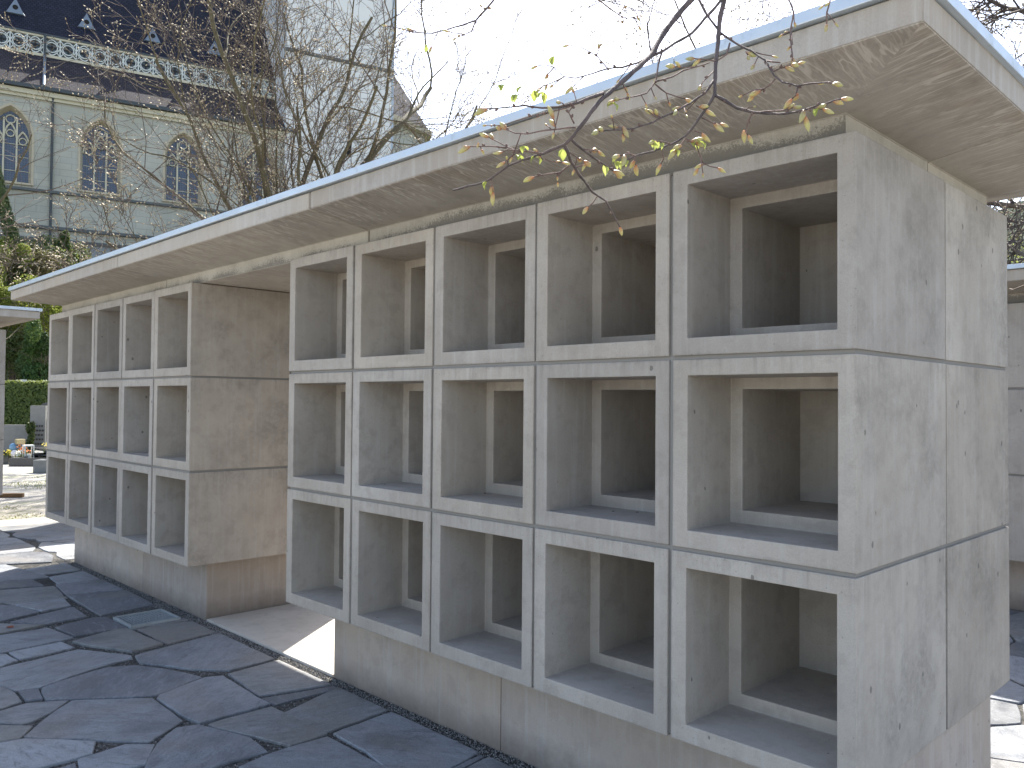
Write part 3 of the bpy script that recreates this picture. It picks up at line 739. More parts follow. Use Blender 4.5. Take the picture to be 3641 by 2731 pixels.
# pierced frieze
FZ0, FZ1 = 24.40, 25.62; FO = -3.30
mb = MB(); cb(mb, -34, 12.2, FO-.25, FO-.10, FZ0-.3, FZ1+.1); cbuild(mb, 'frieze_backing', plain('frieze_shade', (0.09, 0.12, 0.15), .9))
mb = MB(); cb(mb, -34, 12.2, FO-.1, FO+.08, FZ0-.12, FZ0+.06); cbuild(mb, 'lower_rail', M['cream'])
mb = MB(); cb(mb, -34, 12.2, FO-.1, FO+.08, FZ1-.02, FZ1+.20); cbuild(mb, 'upper_rail', M['cream'])
PW = 0.98
mb = MB(); hh = (FZ1-FZ0-.08)
def fb(A, B, wdt, d=.05):
    a = CA*A[0]+Vector((0, 0, A[1])); b = CA*B[0]+Vector((0, 0, B[1])); t = b-a; L = t.length
    if L < 1e-6: return
    t.normalize(); mb.obox((a+b)/2, t, CN, t.cross(CN), L/2+wdt*.3, d, wdt)
fb((0, 0), (0, hh), .035, .08)
for sg in (1, -1):
    pts = []
    for i in range(9):
        t = i/8; pts.append((PW/2 + (PW*.5)*(2*t-1), hh/2+sg*(hh*.46)*math.cos((2*t-1)*1.571)))
    for a, b in zip(pts, pts[1:]): fb(a, b, .03)
for i in range(12):
    a0, a1 = i*.5236, (i+1)*.5236; rr = hh*.30
    fb((PW/2+rr*math.cos(a0), hh/2+rr*math.sin(a0)), (PW/2+rr*math.cos(a1), hh/2+rr*math.sin(a1)), .03)
for a, b in (((.0, 0), (.22, hh*.25)), ((0, hh), (.22, hh*.75)), ((PW, 0), (PW-.22, hh*.25)), ((PW, hh), (PW-.22, hh*.75))): fb(a, b, .025)
mi0 = len(mb.f)
for k in range(4):                          # four dark petals of the pierced cross
    a = k*1.5708; c0 = CA*(PW/2+.13*math.cos(a))+Vector((0, 0, hh/2+.13*math.sin(a)))
    t = CA*math.cos(a)+Vector((0, 0, math.sin(a))); mb.obox(c0-CN*.03, t, CN, t.cross(CN), .12, .015, .055, 1)
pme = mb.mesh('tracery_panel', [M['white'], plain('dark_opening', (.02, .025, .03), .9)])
s = -13.0 - 0.0
while s < 11.2:
    link('tracery_panel', pme, church, CP(s, FO, FZ0+.05)-Vector((P0.x, P0.y, 11))); s += PW
# main roof and vents
RZ0, RO0 = 25.82, -3.30; RH = 17.5; RSL = 1.553
mb = MB(); ro1 = RO0-RH/RSL
mb.add([CP(-34, RO0, RZ0), CP(12.2, RO0, RZ0), CP(12.2, ro1, RZ0+RH), CP(-34, ro1, RZ0+RH), CP(-34, ro1-RH/RSL, RZ0), CP(12.2, ro1-RH/RSL, RZ0)], [(0, 1, 2, 3), (3, 2, 5, 4), (1, 5, 2), (0, 3, 4)]); cbuild(mb, 'main_roof', M['slate'])
mb = MB(); cb(mb, -34, 12.2, RO0-.05, RO0+.12, RZ0-.1, RZ0+.03); cbuild(mb, 'upper_gutter', M['dkmet'])
for s in (-10.2, -5.9, -1.6, 2.7, 7.0):
    z = 27.15; off = RO0-(z-RZ0)/RSL; mb = MB()
    A, B, T, Bk = CP(s-.52, off+.16, z), CP(s+.52, off+.16, z), CP(s, off+.02, z+1.10), CP(s, off-.74, z+1.15)
    A2, B2 = CP(s-.6, off-.0, z-.02), CP(s+.6, off-.0, z-.02)
    mb.add([A, B, T, Bk, A2, B2], [(0, 1, 2), (0, 2, 3, 4), (1, 5, 3, 2), (0, 4, 5, 1)]); d = cbuild(mb, 'roof_vent', M['ltmet'])
    mb = MB(); c = CP(s, off+.14, z+.42); mb.add([c+CA*(.17*math.cos(.785*k))+Vector((0, 0, .17*math.sin(.785*k))) for k in range(8)], [tuple(range(8))]); cbuild(mb, 'opening', M['black'], d)
# pipes
mb = MB(); mb.tube([CP(-3.58, .30, 20.8), CP(-3.58, .12, 20.3), CP(-3.58, .12, 6)], [.075]*3, 8); cbuild(mb, 'downpipe', M['dkmet'])
mb = MB(); mb.tube([CP(-4.1, FO+.2, 25.8), CP(-4.1, FO+.2, 24.3)], [.08]*2, 8); cbuild(mb, 'downpipe', M['dkmet'])
mb = MB(); e_ = CP(-4.1, A1+.1, AZ1+.03); f_ = CP(-4.1, A0-.1, AZ0+.14); mb.tube([e_, f_], [.09]*2, 8); cbuild(mb, 'roof_pipe', M['ltmet'])
# tower
mb = MB(); cb(mb, 11.3, 19.62, .35, -8, 4, 60); cbuild(mb, 'tower', M['tower'])
mb = MB(); cb(mb, 11.2, 19.72, .45, .30, 26.75, 27.0); cbuild(mb, 'tower_string_course', M['grime'])
mb = MB(); cb(mb, 19.50, 19.66, .30, .42, 4, 60); cbuild(mb, 'corner_strip', plain('corner_paint', (0.35, 0.42, 0.50), .8))
mb = MB(); cb(mb, 15.95, 16.30, .30, .37, 19.7, 20.8); cbuild(mb, 'slit_window', M['black'])
# choir beyond the tower
e1 = (19.4, -1.0); e2 = (24.05, -3.55)
mb = MB(); ww = [CP(*e1, 4), CP(*e2, 4), CP(25.3, -9, 4), CP(25.3, -16, 4)]; V = ww+[p+Vector((0, 0, 19.9)) for p in ww]
mb.add(V, [(0, 1, 5, 4), (1, 2, 6, 5), (2, 3, 7, 6)]); cbuild(mb, 'choir_wall', M['plaster'])
mb = MB(); z0 = 24.1
d_ = ray(1270, 55); tt = ((P0+CN*-9-CAM).dot(CN))/d_.dot(CN); apex = CAM+d_*tt
q = [CP(19.2, -.6, z0), CP(24.35, -3.35, z0), CP(25.8, -9, z0), CP(25.8, -16, z0)]
mb.add(q+[apex], [(0, 1, 4), (1, 2, 4), (2, 3, 4)]); cbuild(mb, 'choir_roof', M['slate'])
mb = MB(); 
for a, b in zip(q, q[1:]):
    t = (b-a); L = t.length; t.normalize(); mb.obox((a+b)/2+Vector((0, 0, -.25)), t, Vector((0, 0, 1)), t.cross(Vector((0, 0, 1))), L/2, .22, .25)
cbuild(mb, 'choir_cornice', M['trim'])

# ================================================================== VEGETATION
def bark(name, a, b):
    t = NT(name); f = t.noise(14, 5, .7, t.mapping((3, 3, .6))); t.col(t.mix(t.ramp(f, [(.35, 0.), (.65, 1.)]), a, b)); t.rough(.85, .3); t.bump(f, .5, .02); return t.m
M['bark'] = bark('bark', (0.06, 0.048, 0.038), (0.17, 0.14, 0.11))
M['bark_moss'] = bark('mossy_bark', (0.045, 0.04, 0.025), (0.14, 0.12, 0.07))
M['twig'] = bark('twig_bark', (0.055, 0.042, 0.034), (0.15, 0.12, 0.095))
M['dtwig'] = bark('dark_twig', (0.045, 0.035, 0.032), (0.10, 0.075, 0.065))
M['buds'] = plain('pale_buds', (0.36, 0.30, 0.20), .6, .3, var=.3)
def leafmat(name, a, b, trans=.35):
    t = NT(name); rn = t.noise(3.5, 4, .8); c = t.mix(t.ramp(rn, [(.35, 0.), (.65, 1.)]), a, b); t.col(c); t.rough(.55, .35)
    tr = t.n("ShaderNodeBsdfTranslucent"); mx = t.n("ShaderNodeMixShader"); mx.inputs[0].default_value = trans
    t.l(t.mix(.5, c, (0.33, 0.37, 0.10)), tr.inputs[0]); t.l(t.b.outputs[0], mx.inputs[1]); t.l(tr.outputs[0], mx.inputs[2])
    t.l(mx.outputs[0], t.t.nodes["Material Output"].inputs[0]); return t.m
def rdir(d, ang, rnd):
    o = d.orthogonal().normalized(); o.rotate(Matrix.Rotation(rnd.uniform(0, 6.283), 3, d)); return (d*math.cos(ang)+o*math.sin(ang)).normalized()
def grow(mbT, mbC, mbB, p, d, r, L, lev, rnd, up=.12, wig=.16, rmin=.0035, maxlev=5, spread=(.35, .8), budp=.8, bsz=.02, nks=(9, 6, 5, 3, 2), lr=(.42, .62)):
    n = max(3, int(4+L*1.5)) if lev < 2 else (4 if lev < 4 else 3)
    pts = [p.copy()]; rad = [r]; q = p.copy(); dd = d.copy(); kids = []
    for i in range(n):
        dd = (dd + Vector((rnd.gauss(0, wig), rnd.gauss(0, wig), rnd.gauss(0, wig)*.7)) + Vector((0, 0, up*(1 if lev < 4 else .6)))).normalized()
        q = q + dd*(L/n); pts.append(q.copy()); rr = r*(1-.62*(i+1)/n); rad.append(max(rmin*.8, rr)); kids.append((q.copy(), dd.copy(), rr))
    mb = mbT if lev < 2 else mbC
    mb.tube(pts, rad, 7 if lev == 0 else (5 if lev < 3 else 3), cap=False)
    if lev >= maxlev:
        if rnd.random() < budp:
            for k in kids[-2:]:
                b = k[0]; t = k[1]; o = t.orthogonal()*bsz*.35; o2 = t.cross(o)
                mbB.add([b+o, b-o*.5+o2*.86, b-o*.5-o2*.86, b+t*bsz, b-t*bsz*.4], [(0, 1, 3), (1, 2, 3), (2, 0, 3), (1, 0, 4), (2, 1, 4), (0, 2, 4)])
        return
    nk = nks[lev] if lev < len(nks) else 3
    for k in range(nk):
        t = (k+1+rnd.uniform(-.4, .4))/(nk+.4); t = .12+.88*t if lev else .18+.8*t
        i = min(len(kids)-1, int(t*len(kids))); kp, kd, kr = kids[i]
        j = max(0, i-1); base = kids[j][0].lerp(kp, rnd.random())
        nd = rdir(kd, rnd.uniform(*spread), rnd)
        grow(mbT, mbC, mbB, base, nd, max(rmin, kr*rnd.uniform(.42, .62)), L*rnd.uniform(*lr)*(1.15-.45*t), lev+1, rnd, up, wig, rmin, maxlev, spread, budp, bsz, nks, lr)
def bare_tree(label, base, stems, seed, group=None, mats=('bark_moss', 'twig'), maxlev=4, up=.1, wig=.13, rmin=.0045, spread=(.35, .8), bsz=.03, cat='tree', name='bare_tree', nks=(9, 6, 5, 3, 2), lr=(.42, .62), budp=.8):
    rnd = random.Random(seed); t = empty(name, base); tag(t, label, cat, group)
    A, B, Cc = MB(), MB(), MB()
    for (d, r, L) in stems:
        grow(A, B, Cc, Vector((rnd.uniform(-.1, .1), rnd.uniform(-.1, .1), -.2)), Vector(d).normalized(), r, L, 0, rnd, up, wig, rmin, maxlev, spread, budp, bsz, nks, lr)
    A.build('trunk', M[mats[0]], t, True); B.build('crown', M[mats[1]], t); Cc.build('buds', M['buds'], t)
    print(label[:30], len(A.f)+len(B.f)+len(Cc.f))
    return t
TB = at_d(1090, 700, 21.0); TB.z = 0.6
r_ = Vector((RT.x, RT.y, 0)).normalized(); f_2 = Vector((FW.x, FW.y, 0)).normalized()
def dv(a, b, z): return r_*a+f_2*b+Vector((0, 0, z))
stems = [(dv(-.03, 0, 1), .15, 13), (dv(.06, .1, 1), .10, 12), (dv(-.12, -.05, 1), .10, 12), (dv(.11, .05, 1), .085, 9), (dv(.18, -.1, .9), .06, 6.5),
         (dv(-.40, -.1, 1), .08, 8.0), (dv(-.62, .1, .9), .065, 6.6), (dv(-.74, -.2, .6), .06, 5.6), (dv(.36, .2, .8), .045, 4.4), (dv(.0, .15, 1), .09, 12), (dv(-.06, .1, 1), .08, 10)]
bare_tree('big multi-stemmed bare tree with budding twigs in front of the church tower', TB, stems, 12, maxlev=4, up=.035, wig=.13, spread=(.45, 1.0), rmin=.0062, bsz=.04, nks=(8, 6, 5, 4, 2), lr=(.40, .60))
TL = at_d(-60, 900, 23); TL.z = 1.0
bare_tree('leafless tree with ivy on its trunk at the left edge before the church', TL, [(dv(-.20, 0, 1), .14, 9), (dv(.06, 0, 1), .06, 7), (dv(.14, -.1, .9), .045, 5)], 9, maxlev=3, up=.03, wig=.17, spread=(.5, 1.0), rmin=.005, bsz=.03)
TR_ = at_d(4150, 900, 9.5); TR_.z = GZ
bare_tree('dark bare tree behind the right end of the columbarium roof', TR_, [(dv(-.05, .1, 1), .15, 7.5), (dv(-.55, .0, 1), .10, 6.5), (dv(-.8, .15, .75), .09, 5.5), (dv(-.45, .5, .8), .08, 5.0), (dv(-.35, .1, 1), .09, 7.0), (dv(-.95, .2, .45), .06, 4.0)], 21, mats=('bark', 'dtwig'), maxlev=4, up=.0, wig=.2, rmin=.004, bsz=.03, nks=(10, 7, 5, 4, 2), lr=(.45, .65))

# limbs of the right hand tree that reach into the picture
trt = bpy.data.objects['bare_tree.002']; rnd = random.Random(63); B2, C2 = MB(), MB()
LM = [([(3720, 90), (3660, 50), (3614, 32), (3580, 29), (3548, 15), (3516, 0), (3470, -50)], 17, 12, 8.0), ([(3530, 5), (3482, 39), (3442, 73), (3425, 90)], 8, 3, 8.0),
      ([(3680, 20), (3620, 40), (3582, 51), (3553, 56), (3526, 76), (3504, 88), (3467, 86), (3442, 73)], 9, 5, 7.8), ([(3340, -70), (3374, 0), (3393, 22), (3420, 60)], 11, 5, 8.4),
      ([(3700, 160), (3640, 190), (3600, 215), (3560, 230), (3540, 260)], 5, 2.5, 8.0), ([(3710, 330), (3650, 320), (3620, 300), (3590, 250)], 6, 3, 8.2),
      ([(3720, 700), (3650, 730), (3610, 760), (3570, 745), (3545, 715)], 7, 3, 7.5), ([(3720, 790), (3640, 797), (3594, 806), (3560, 812)], 9, 5, 7.6), ([(3720, 812), (3640, 818), (3594, 832), (3550, 850)], 6, 3, 7.6),
      ([(3720, 940), (3641, 907), (3610, 888), (3590, 876), (3560, 850)], 14, 9, 7.4), ([(3720, 830), (3640, 853), (3600, 875), (3570, 880)], 8, 4, 7.4), ([(3700, 995), (3641, 1016), (3602, 1030), (3590, 1026)], 7, 3, 3.9),
      ([(2760, -60), (2740, 20), (2735, 70)], 3, 1.5, 9), ([(2850, -60), (2830, 10), (2800, 60), (2780, 90)], 3, 1.5, 9), ([(2700, -60), (2715, 0), (2700, 60)], 3, 1.5, 9)]
for pl, w0, w1, dist in LM:
    K = len(pl); pts = [at_d(u, v, dist+.25*math.sin(u*.02))-trt.location for u, v in pl]
    B1_ = MB(); B1_.tube(pts, [.5*(w0+(w1-w0)*i/(K-1))*dist/FPX for i in range(K)], 7); B1_.build('limb', M['bark'], trt, True)
    for i in range(1, K):
        for q in range(3 if dist > 5 else 0):
            b = pts[i-1].lerp(pts[i], rnd.random()); grow(B2, B2, C2, b, rdir((pts[i]-pts[i-1]).normalized(), rnd.uniform(.5, 1.2), rnd), max(.003, .25*w0*dist/FPX), rnd.uniform(.35, .8), 3, rnd, -.02, .25, .0028, 4, (.4, .9), .8, .022, (0, 0, 0, 4, 2), (.4, .6))
B2.build('twigs', M['dtwig'], trt)['kind'] = 'stuff'; C2.build('buds', M['buds'], trt)['kind'] = 'stuff'
def foliage(mb, c, rad, n, size, rnd, mi=0, shell=.55, lumps=9):
    cs = [(Vector((rnd.uniform(-1, 1)*.62, rnd.uniform(-1, 1)*.62, rnd.uniform(-.75, .8))), rnd.uniform(.3, .55)) for _ in range(lumps)]
    for _ in range(n):
        lc, lr = rnd.choice(cs); d = Vector((rnd.gauss(0, 1), rnd.gauss(0, 1), rnd.gauss(0, 1))).normalized()
        q = lc + d*lr*(shell+(1-shell)*rnd.random()**.5)
        p = Vector((c.x+q.x*rad[0], c.y+q.y*rad[1], c.z+q.z*rad[2]))
        a = rdir(d, rnd.uniform(0, 1.2), rnd); o = a.orthogonal().normalized(); o.rotate(Matrix.Rotation(rnd.uniform(0, 6.28), 3, a)); o2 = a.cross(o)
        s = size*rnd.uniform(.6, 1.3)
        mb.add([p-o*s, p+o2*s*.45, p+o*s, p-o2*s*.45], [(0, 1, 2, 3)], mi)
def shrub(label, u, v, dist, wpx, hpx, n, size, mat, seed, name='shrub', cat='shrub', group=None, stem='bark', lumps=9, depth=1.0):
    """crown centred on direction (u, v) at a distance, half sizes given in photograph pixels"""
    rnd = random.Random(seed); c = at_d(u, v, dist); hx = wpx*dist/FPX; hz = hpx*dist/FPX
    gz = max(GZ, GZ + terr(c.x, c.y)); t = empty(name, (c.x, c.y, gz)); tag(t, label, cat, group)
    mb = MB(); foliage(mb, Vector((0, 0, c.z-gz)), (hx, hx*depth, hz), n, size, rnd, lumps=lumps); mb.build('crown', mat, t)
    st = MB()
    for k in range(5):
        e = Vector((rnd.uniform(-.5, .5)*hx, rnd.uniform(-.5, .5)*hx, c.z-gz+rnd.uniform(-.2, .5)*hz))
        st.tube([Vector((rnd.uniform(-.1, .1)*hx, rnd.uniform(-.1, .1)*hx, -.1)), e*.5+Vector((rnd.uniform(-.1, .1)*hx, 0, 0)), e], [.035*hx+.006, .025*hx+.004, .006], 5)
    st.build('stem', M[stem], t); return t
G1 = leafmat('lime_leaves', (0.10, 0.15, 0.02), (0.24, 0.27, 0.045), .45)
G2 = leafmat('dark_leaves', (0.035, 0.06, 0.02), (0.085, 0.12, 0.035), .35)
G3 = leafmat('green_conifer', (0.03, 0.075, 0.018), (0.06, 0.13, 0.03), .2)
G4 = leafmat('hedge_leaves', (0.05, 0.085, 0.02), (0.12, 0.16, 0.04), .3)
G5 = leafmat('brownish_leaves', (0.06, 0.05, 0.025), (0.12, 0.10, 0.04), .25)
shrub('large dark twiggy shrub on the bank below the church wall', 190, 985, 28.5, 165, 150, 15000, .055, G2, 1)
shrub('olive brown shrub between the lime bushes and the dark shrub', 120, 960, 27.5, 90, 110, 6000, .05, G5, 2)
shrub('lime green bush with sunlit new leaves at the left edge', 20, 1120, 26, 130, 170, 13000, .05, G1, 3)
shrub('yellow green bush at the foot of the ivy covered tree', 40, 935, 27, 75, 85, 6000, .05, G1, 4)
shrub('tall dark bush standing behind the far block roof', 330, 1050, 29, 140, 130, 9000, .055, G2, 5)
shrub('dark pointed conifer rising above the shrubs under the church wall', 222, 880, 29, 32, 65, 3000, .05, G2, 6, name='conifer', cat='conifer', lumps=6)
shrub('bright green rounded conifer behind the clipped hedge', 150, 1255, 24.6, 75, 130, 8000, .045, G3, 7, name='conifer', cat='conifer')
shrub('deep green bush in the shade right above the hedge', 60, 1230, 25.4, 110, 150, 8000, .05, G2, 8)
shrub('small lime bush peeping above the far end of the roof', 215, 1110, 26, 120, 90, 6000, .05, G1, 12)
# ivy on the left trunk
iv = MB(); rnd = random.Random(31); b0 = at_d(70, 930, 27.5); b1 = at_d(20, 760, 27.5); b2 = at_d(-25, 560, 27.5)
for _ in range(5200):
    t = rnd.random(); p = (b0.lerp(b1, t*2) if t < .5 else b1.lerp(b2, t*2-1)); rr = .27-.12*t
    d = Vector((rnd.gauss(0, 1), rnd.gauss(0, 1), rnd.gauss(0, .5))).normalized(); p = p+d*rr*rnd.uniform(.6, 1.1)
    o = d.orthogonal().normalized()*.055; o2 = d.cross(o); iv.add([p-o, p+o2*.7, p+o, p-o2*.7], [(0, 1, 2, 3)])
ivt = empty('ivy_covered_tree', (b0.x, b0.y, b0.z-1.5)); tag(ivt, 'leaning tree trunk thickly wrapped in dark ivy at the left edge', 'tree')
o = iv.build('ivy', G2, ivt); o.data.transform(Matrix.Translation(-ivt.location))
st = MB(); st.tube([b0-Vector((-.4, 0, 6)), b0, b1, b2], [.19, .18, .15, .12], 8); o = st.build('trunk', M['bark'], ivt, True); o.data.transform(Matrix.Translation(-ivt.location))
# clipped hedge
h0 = at_d(-400, 1430, 22.0); h1 = at_d(420, 1430, 23.0); h0.z = h1.z = 0
hd = (h1-h0); HL = hd.length; hd.normalize(); hn = Vector((hd.y, -hd.x, 0))
if hn.dot(CAM-h0) < 0: hn = -hn
HT = 1.095+0.43; hedge = empty('hedge', (h0.x, h0.y, GZ)); tag(hedge, 'long clipped green hedge with sunlit flat top behind the graves', 'hedge')
mb = MB(); rnd = random.Random(8)
for _ in range(34000):
    s = rnd.uniform(0, HL); top = rnd.random() < .3
    if top: p = h0+hd*s-hn*rnd.uniform(0, .9)+Vector((0, 0, HT+rnd.gauss(0, .025))); d = Vector((0, 0, 1))
    else: p = h0+hd*s+hn*rnd.gauss(0, .035)+Vector((0, 0, rnd.uniform(GZ, HT))); d = hn
    d = rdir(d, rnd.uniform(0, .9), rnd); o = d.orthogonal().normalized(); o.rotate(Matrix.Rotation(rnd.uniform(0, 6.28), 3, d)); o2 = d.cross(o); z = .036*rnd.uniform(.7, 1.3)
    mb.add([p-o*z, p+o2*z*.6, p+o*z, p-o2*z*.6], [(0, 1, 2, 3)])
o = mb.build('foliage', G4, hedge); o.data.transform(Matrix.Translation(-hedge.location))
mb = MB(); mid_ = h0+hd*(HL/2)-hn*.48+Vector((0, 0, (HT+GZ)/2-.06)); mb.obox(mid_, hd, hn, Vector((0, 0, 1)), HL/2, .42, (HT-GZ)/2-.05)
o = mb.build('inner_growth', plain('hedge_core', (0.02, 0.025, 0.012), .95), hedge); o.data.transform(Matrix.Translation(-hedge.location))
# wooded hill far behind on the right
hm = NT('wooded_hillside'); c_ = hm.mix(hm.ramp(hm.noise(.16, 6, .75), [(.35, 0.), (.65, 1.)]), (0.025, 0.04, 0.03), (0.06, 0.08, 0.045)); hm.col(c_); hm.rough(.95, .1); hm.bump(hm.noise(.25, 5, .8), 1.0, 3.0)
def hillz(x, y):
    return 34*math.exp(-((x-0)/90)**2)*max(0, min(1, (y-60)/70))
mb = MB(); nx, ny = 90, 40; vs = []; fs = []
for j in range(ny+1):
    for i in range(nx+1):
        x = -150+330*i/nx; y = 60+140*j/ny; vs.append((x, y, hillz(x, y)-.5+noise.noise(Vector((x*.11, y*.11, 0)))*2.2+noise.noise(Vector((x*.4, y*.4, 3)))*1.6))
for j in range(ny):
    for i in range(nx): a = j*(nx+1)+i; fs.append((a, a+1, a+nx+2, a+nx+1))
mb.add(vs, fs); tag(mb.build('wooded_hill', hm.m), kind='structure')
shrub('budding bush with fresh yellow leaves seen past the right end of the columbarium', 3620, 900, 13, 130, 150, 520, .028, G1, 41, lumps=14)

# grass tufts in the gravel
mb = MB(); rnd = random.Random(17)
gm = leafmat('grass', (0.10, 0.13, 0.03), (0.24, 0.24, 0.07), .3)
for _ in range(9000):
    p = at_z(rnd.uniform(-60, 260), 0, GZ) if 0 else None
    x = rnd.uniform(-27.5*U, -17.4*U); y = rnd.uniform(-1.0*U, 6*U)
    if noise.noise(Vector((x*.9, y*.9, 2.2))) < .10 and x < -18.2*U: continue
    h = rnd.uniform(.012, .035); a = rnd.uniform(0, 6.28); dx = math.cos(a)*.006; dy = math.sin(a)*.006
    mb.add([(x-dx, y-dy, GZ-.035), (x+dx, y+dy, GZ-.035), (x+rnd.uniform(-.02, .02), y+rnd.uniform(-.02, .02), GZ-.035+h)], [(0, 1, 2)])
tag(mb.build('grass_patches', gm), 'thin grass and moss growing through the pale gravel', 'grass', kind='stuff')

# ================================================================== GRAVES
gran = NT('polished_granite'); gran.col(gran.mix(gran.noise(60, 3, .8), (0.02, 0.02, 0.022), (0.06, 0.06, 0.065))); gran.rough(.25, .5)
greyst = plain('grey_headstone', (0.20, 0.20, 0.19), .8, .3, var=.2, bump=.3)
def gp(u, v): return at_z(u, v, GZ-.03)
def grave_frame(label, u0, u1, v, depth, mat):
    a = gp(u0, v); b = gp(u1, v); t = (b-a); L = t.length; t.normalize(); n = Vector((-t.y, t.x, 0))
    if n.dot(a-CAM) < 0: n = -n
    g = empty('grave_surround', a); tag(g, label, 'grave'); Zv = Vector((0, 0, 1))
    for q_ in (0, depth): mb = MB(); mb.obox(t*(L/2)+n*q_+Zv*.09, t, n, Zv, L/2, .06, .09); mb.build('kerb', mat, g, bevel=.006)
    for s in (0.06, L-.06):
        mb = MB(); mb.obox(t*s+n*(depth/2)+Zv*.09, n, t, Zv, depth/2-.062, .06, .088); mb.build('kerb', mat, g, bevel=.006)
    mb = MB(); mb.obox(t*(L/2)+n*(depth/2)+Zv*.05, t, n, Zv, L/2-.13, depth/2-.07, .05); mb.build('soil', M['earth'], g)
    return g, a, t, n, L
g1, a1, t1, n1, L1 = grave_frame('black granite grave border with spring flowers, nearest to the gravel', 36, 185, 1657, 1.6, gran.m)
g2, a2, t2, n2, L2 = grave_frame('second dark grave border cut by the left edge of the view', -120, 33, 1648, 1.5, gran.m)
def headstone(label, u, v, w, h, th, mat, round_top=False, letters=0, tilt=0):
    p = gp(u, v); g = empty('headstone', p); tag(g, label, 'headstone'); mb = MB(); t = t1; n = n1; Zv = Vector((0, 0, 1))
    out = [(-w/2, 0), (w/2, 0), (w/2, h-(w*.45 if round_top else 0))]
    if round_top: out += [(w/2*math.cos(a*math.pi/8), h-w*.45+w*.45*math.sin(a*math.pi/8)) for a in range(1, 8)]
    out.append((-w/2, h-(w*.45 if round_top else 0)))
    F = [t*x+Zv*z for x, z in out]; K = len(F); mb.add(F+[q+n*th for q in F], [tuple(range(K)), tuple(reversed(range(K, 2*K)))]+[(i, K+i, K+(i+1) % K, (i+1) % K) for i in range(K)])
    mb.build('slab', mat, g)
    if letters:
        rnd = random.Random(int(u)); lm_ = plain('dark_letters', (0.05, 0.045, 0.04), .6)
        for r in range(letters):
            x = -w*.30
            while x < w*.30:
                l = rnd.uniform(.03, .06); mb = MB(); mb.obox(t*(x+l/2)+Zv*(h*.62-r*.11)-n*.006, t, n, Zv, l/2, .004, .022); mb.build('letter', lm_, g); x += l+.025
    mb = MB(); mb.obox(Zv*.07+n*(th/2), t, n, Zv, w/2+.06, th/2+.05, .07); mb.build('foot', gran.m, g, bevel=.006)
    return g
headstone('tall grey headstone with rows of worn lettering before the hedge', 131, 1634, .36, 1.34, .16, greyst, False, 5)
headstone('black rounded headstone standing close behind the grey one', 163, 1631, .36, 1.42, .14, gran.m, True)
headstone('low broad grey memorial slab with ivy at its side under the hedge', 55, 1628, .62, .84, .12, greyst)
# ivy clump beside the memorial
shrub('dark ivy clump between the memorial slab and the grey headstone', 103, 1560, 20.2, 20, 50, 1500, .035, G2, 51, name='ivy_clump', cat='ivy')
# flowers, lantern, balls, stone pile
def flowers(label, u, v, n, c, spread, seed, h=.16):
    rnd = random.Random(seed); p = gp(u, v)+n1*.25; p.z = GZ+.07; g = empty('flower_clump', p); tag(g, label, 'flowers')
    L, F = MB(), MB()
    for _ in range(n):
        x, y = rnd.gauss(0, spread), rnd.gauss(0, spread*.6); z = h*rnd.uniform(.6, 1.3); q = Vector((x, y, z)); s = rnd.uniform(.014, .026)
        for k in range(3):
            a = rnd.uniform(0, 6.28); L.add([Vector((x, y, 0)), Vector((x+.02*math.cos(a), y+.02*math.sin(a), z*.5)), q*.9+Vector((.03*math.cos(a), .03*math.sin(a), 0))], [(0, 1, 2)])
        pts = [q+Vector((s*math.cos(k*1.047), s*math.sin(k*1.047), rnd.uniform(-.3, .3)*s)) for k in range(6)]
        F.add(pts+[q+Vector((0, 0, s*.9)), q-Vector((0, 0, s))], [(k, (k+1) % 6, 6) for k in range(6)]+[((k+1) % 6, k, 7) for k in range(6)])
    L.build('leaves', G4, g); F.build('petals', plain('petal', c, .6), g)
flowers('bright yellow flowers in the corner of the grave at the left edge', 22, 1650, 55, (0.75, 0.60, 0.05), .10, 1)
flowers('orange red tulips in the middle of the dark bordered grave', 62, 1650, 45, (0.65, 0.20, 0.05), .11, 2, .24)
flowers('yellow blossoms on the stone pile beside the columbarium corner', 158, 1650, 60, (0.80, 0.65, 0.10), .12, 3, .30)
flowers('white and green flowers next to the small lantern', 48, 1654, 25, (0.7, 0.7, 0.6), .07, 4)
def lathe(mb, prof, n=12, o=Vector((0, 0, 0))):
    vs = [o+Vector((r*math.cos(6.2832*k/n), r*math.sin(6.2832*k/n), z)) for r, z in prof for k in range(n)]; fs = []
    for i in range(len(prof)-1):
        for k in range(n): fs.append((i*n+k, i*n+(k+1) % n, (i+1)*n+(k+1) % n, (i+1)*n+k))
    mb.add(vs, fs)
def ball(label, u, v, r, c, dz, name='garden_ball'):
    p = gp(u, v)+n1*.3; mb = MB(); lathe(mb, [(r*math.sin(a*math.pi/8)+1e-4, -r*math.cos(a*math.pi/8)) for a in range(9)]); o = mb.build(name, plain('glazed', c, .2), smooth=True); o.location = (p.x, p.y, GZ+dz); tag(o, label, 'ball')
ball('blue glazed decorative ball on the grave at the left edge', 25, 1650, .10, (0.15, 0.28, 0.42), .34)
ball('white ball lying below the blue one among the flowers', 29, 1652, .09, (0.7, 0.66, 0.66), .20)
mb = MB(); p = gp(47, 1650)+n1*.3; 
lan = empty('grave_lantern', (p.x, p.y, GZ+.07)); tag(lan, 'square brass lantern on a thin post between blue ball and tulips', 'lantern')
mb.box(-.015, .015, -.015, .015, 0, .34); mb.build('post', M['steel'], lan); mb = MB(); mb.box(-.09, .09, -.09, .09, .34, .46); mb.build('head', plain('brass', (0.45, 0.38, 0.22), .4, .5, .6), lan, bevel=.01)
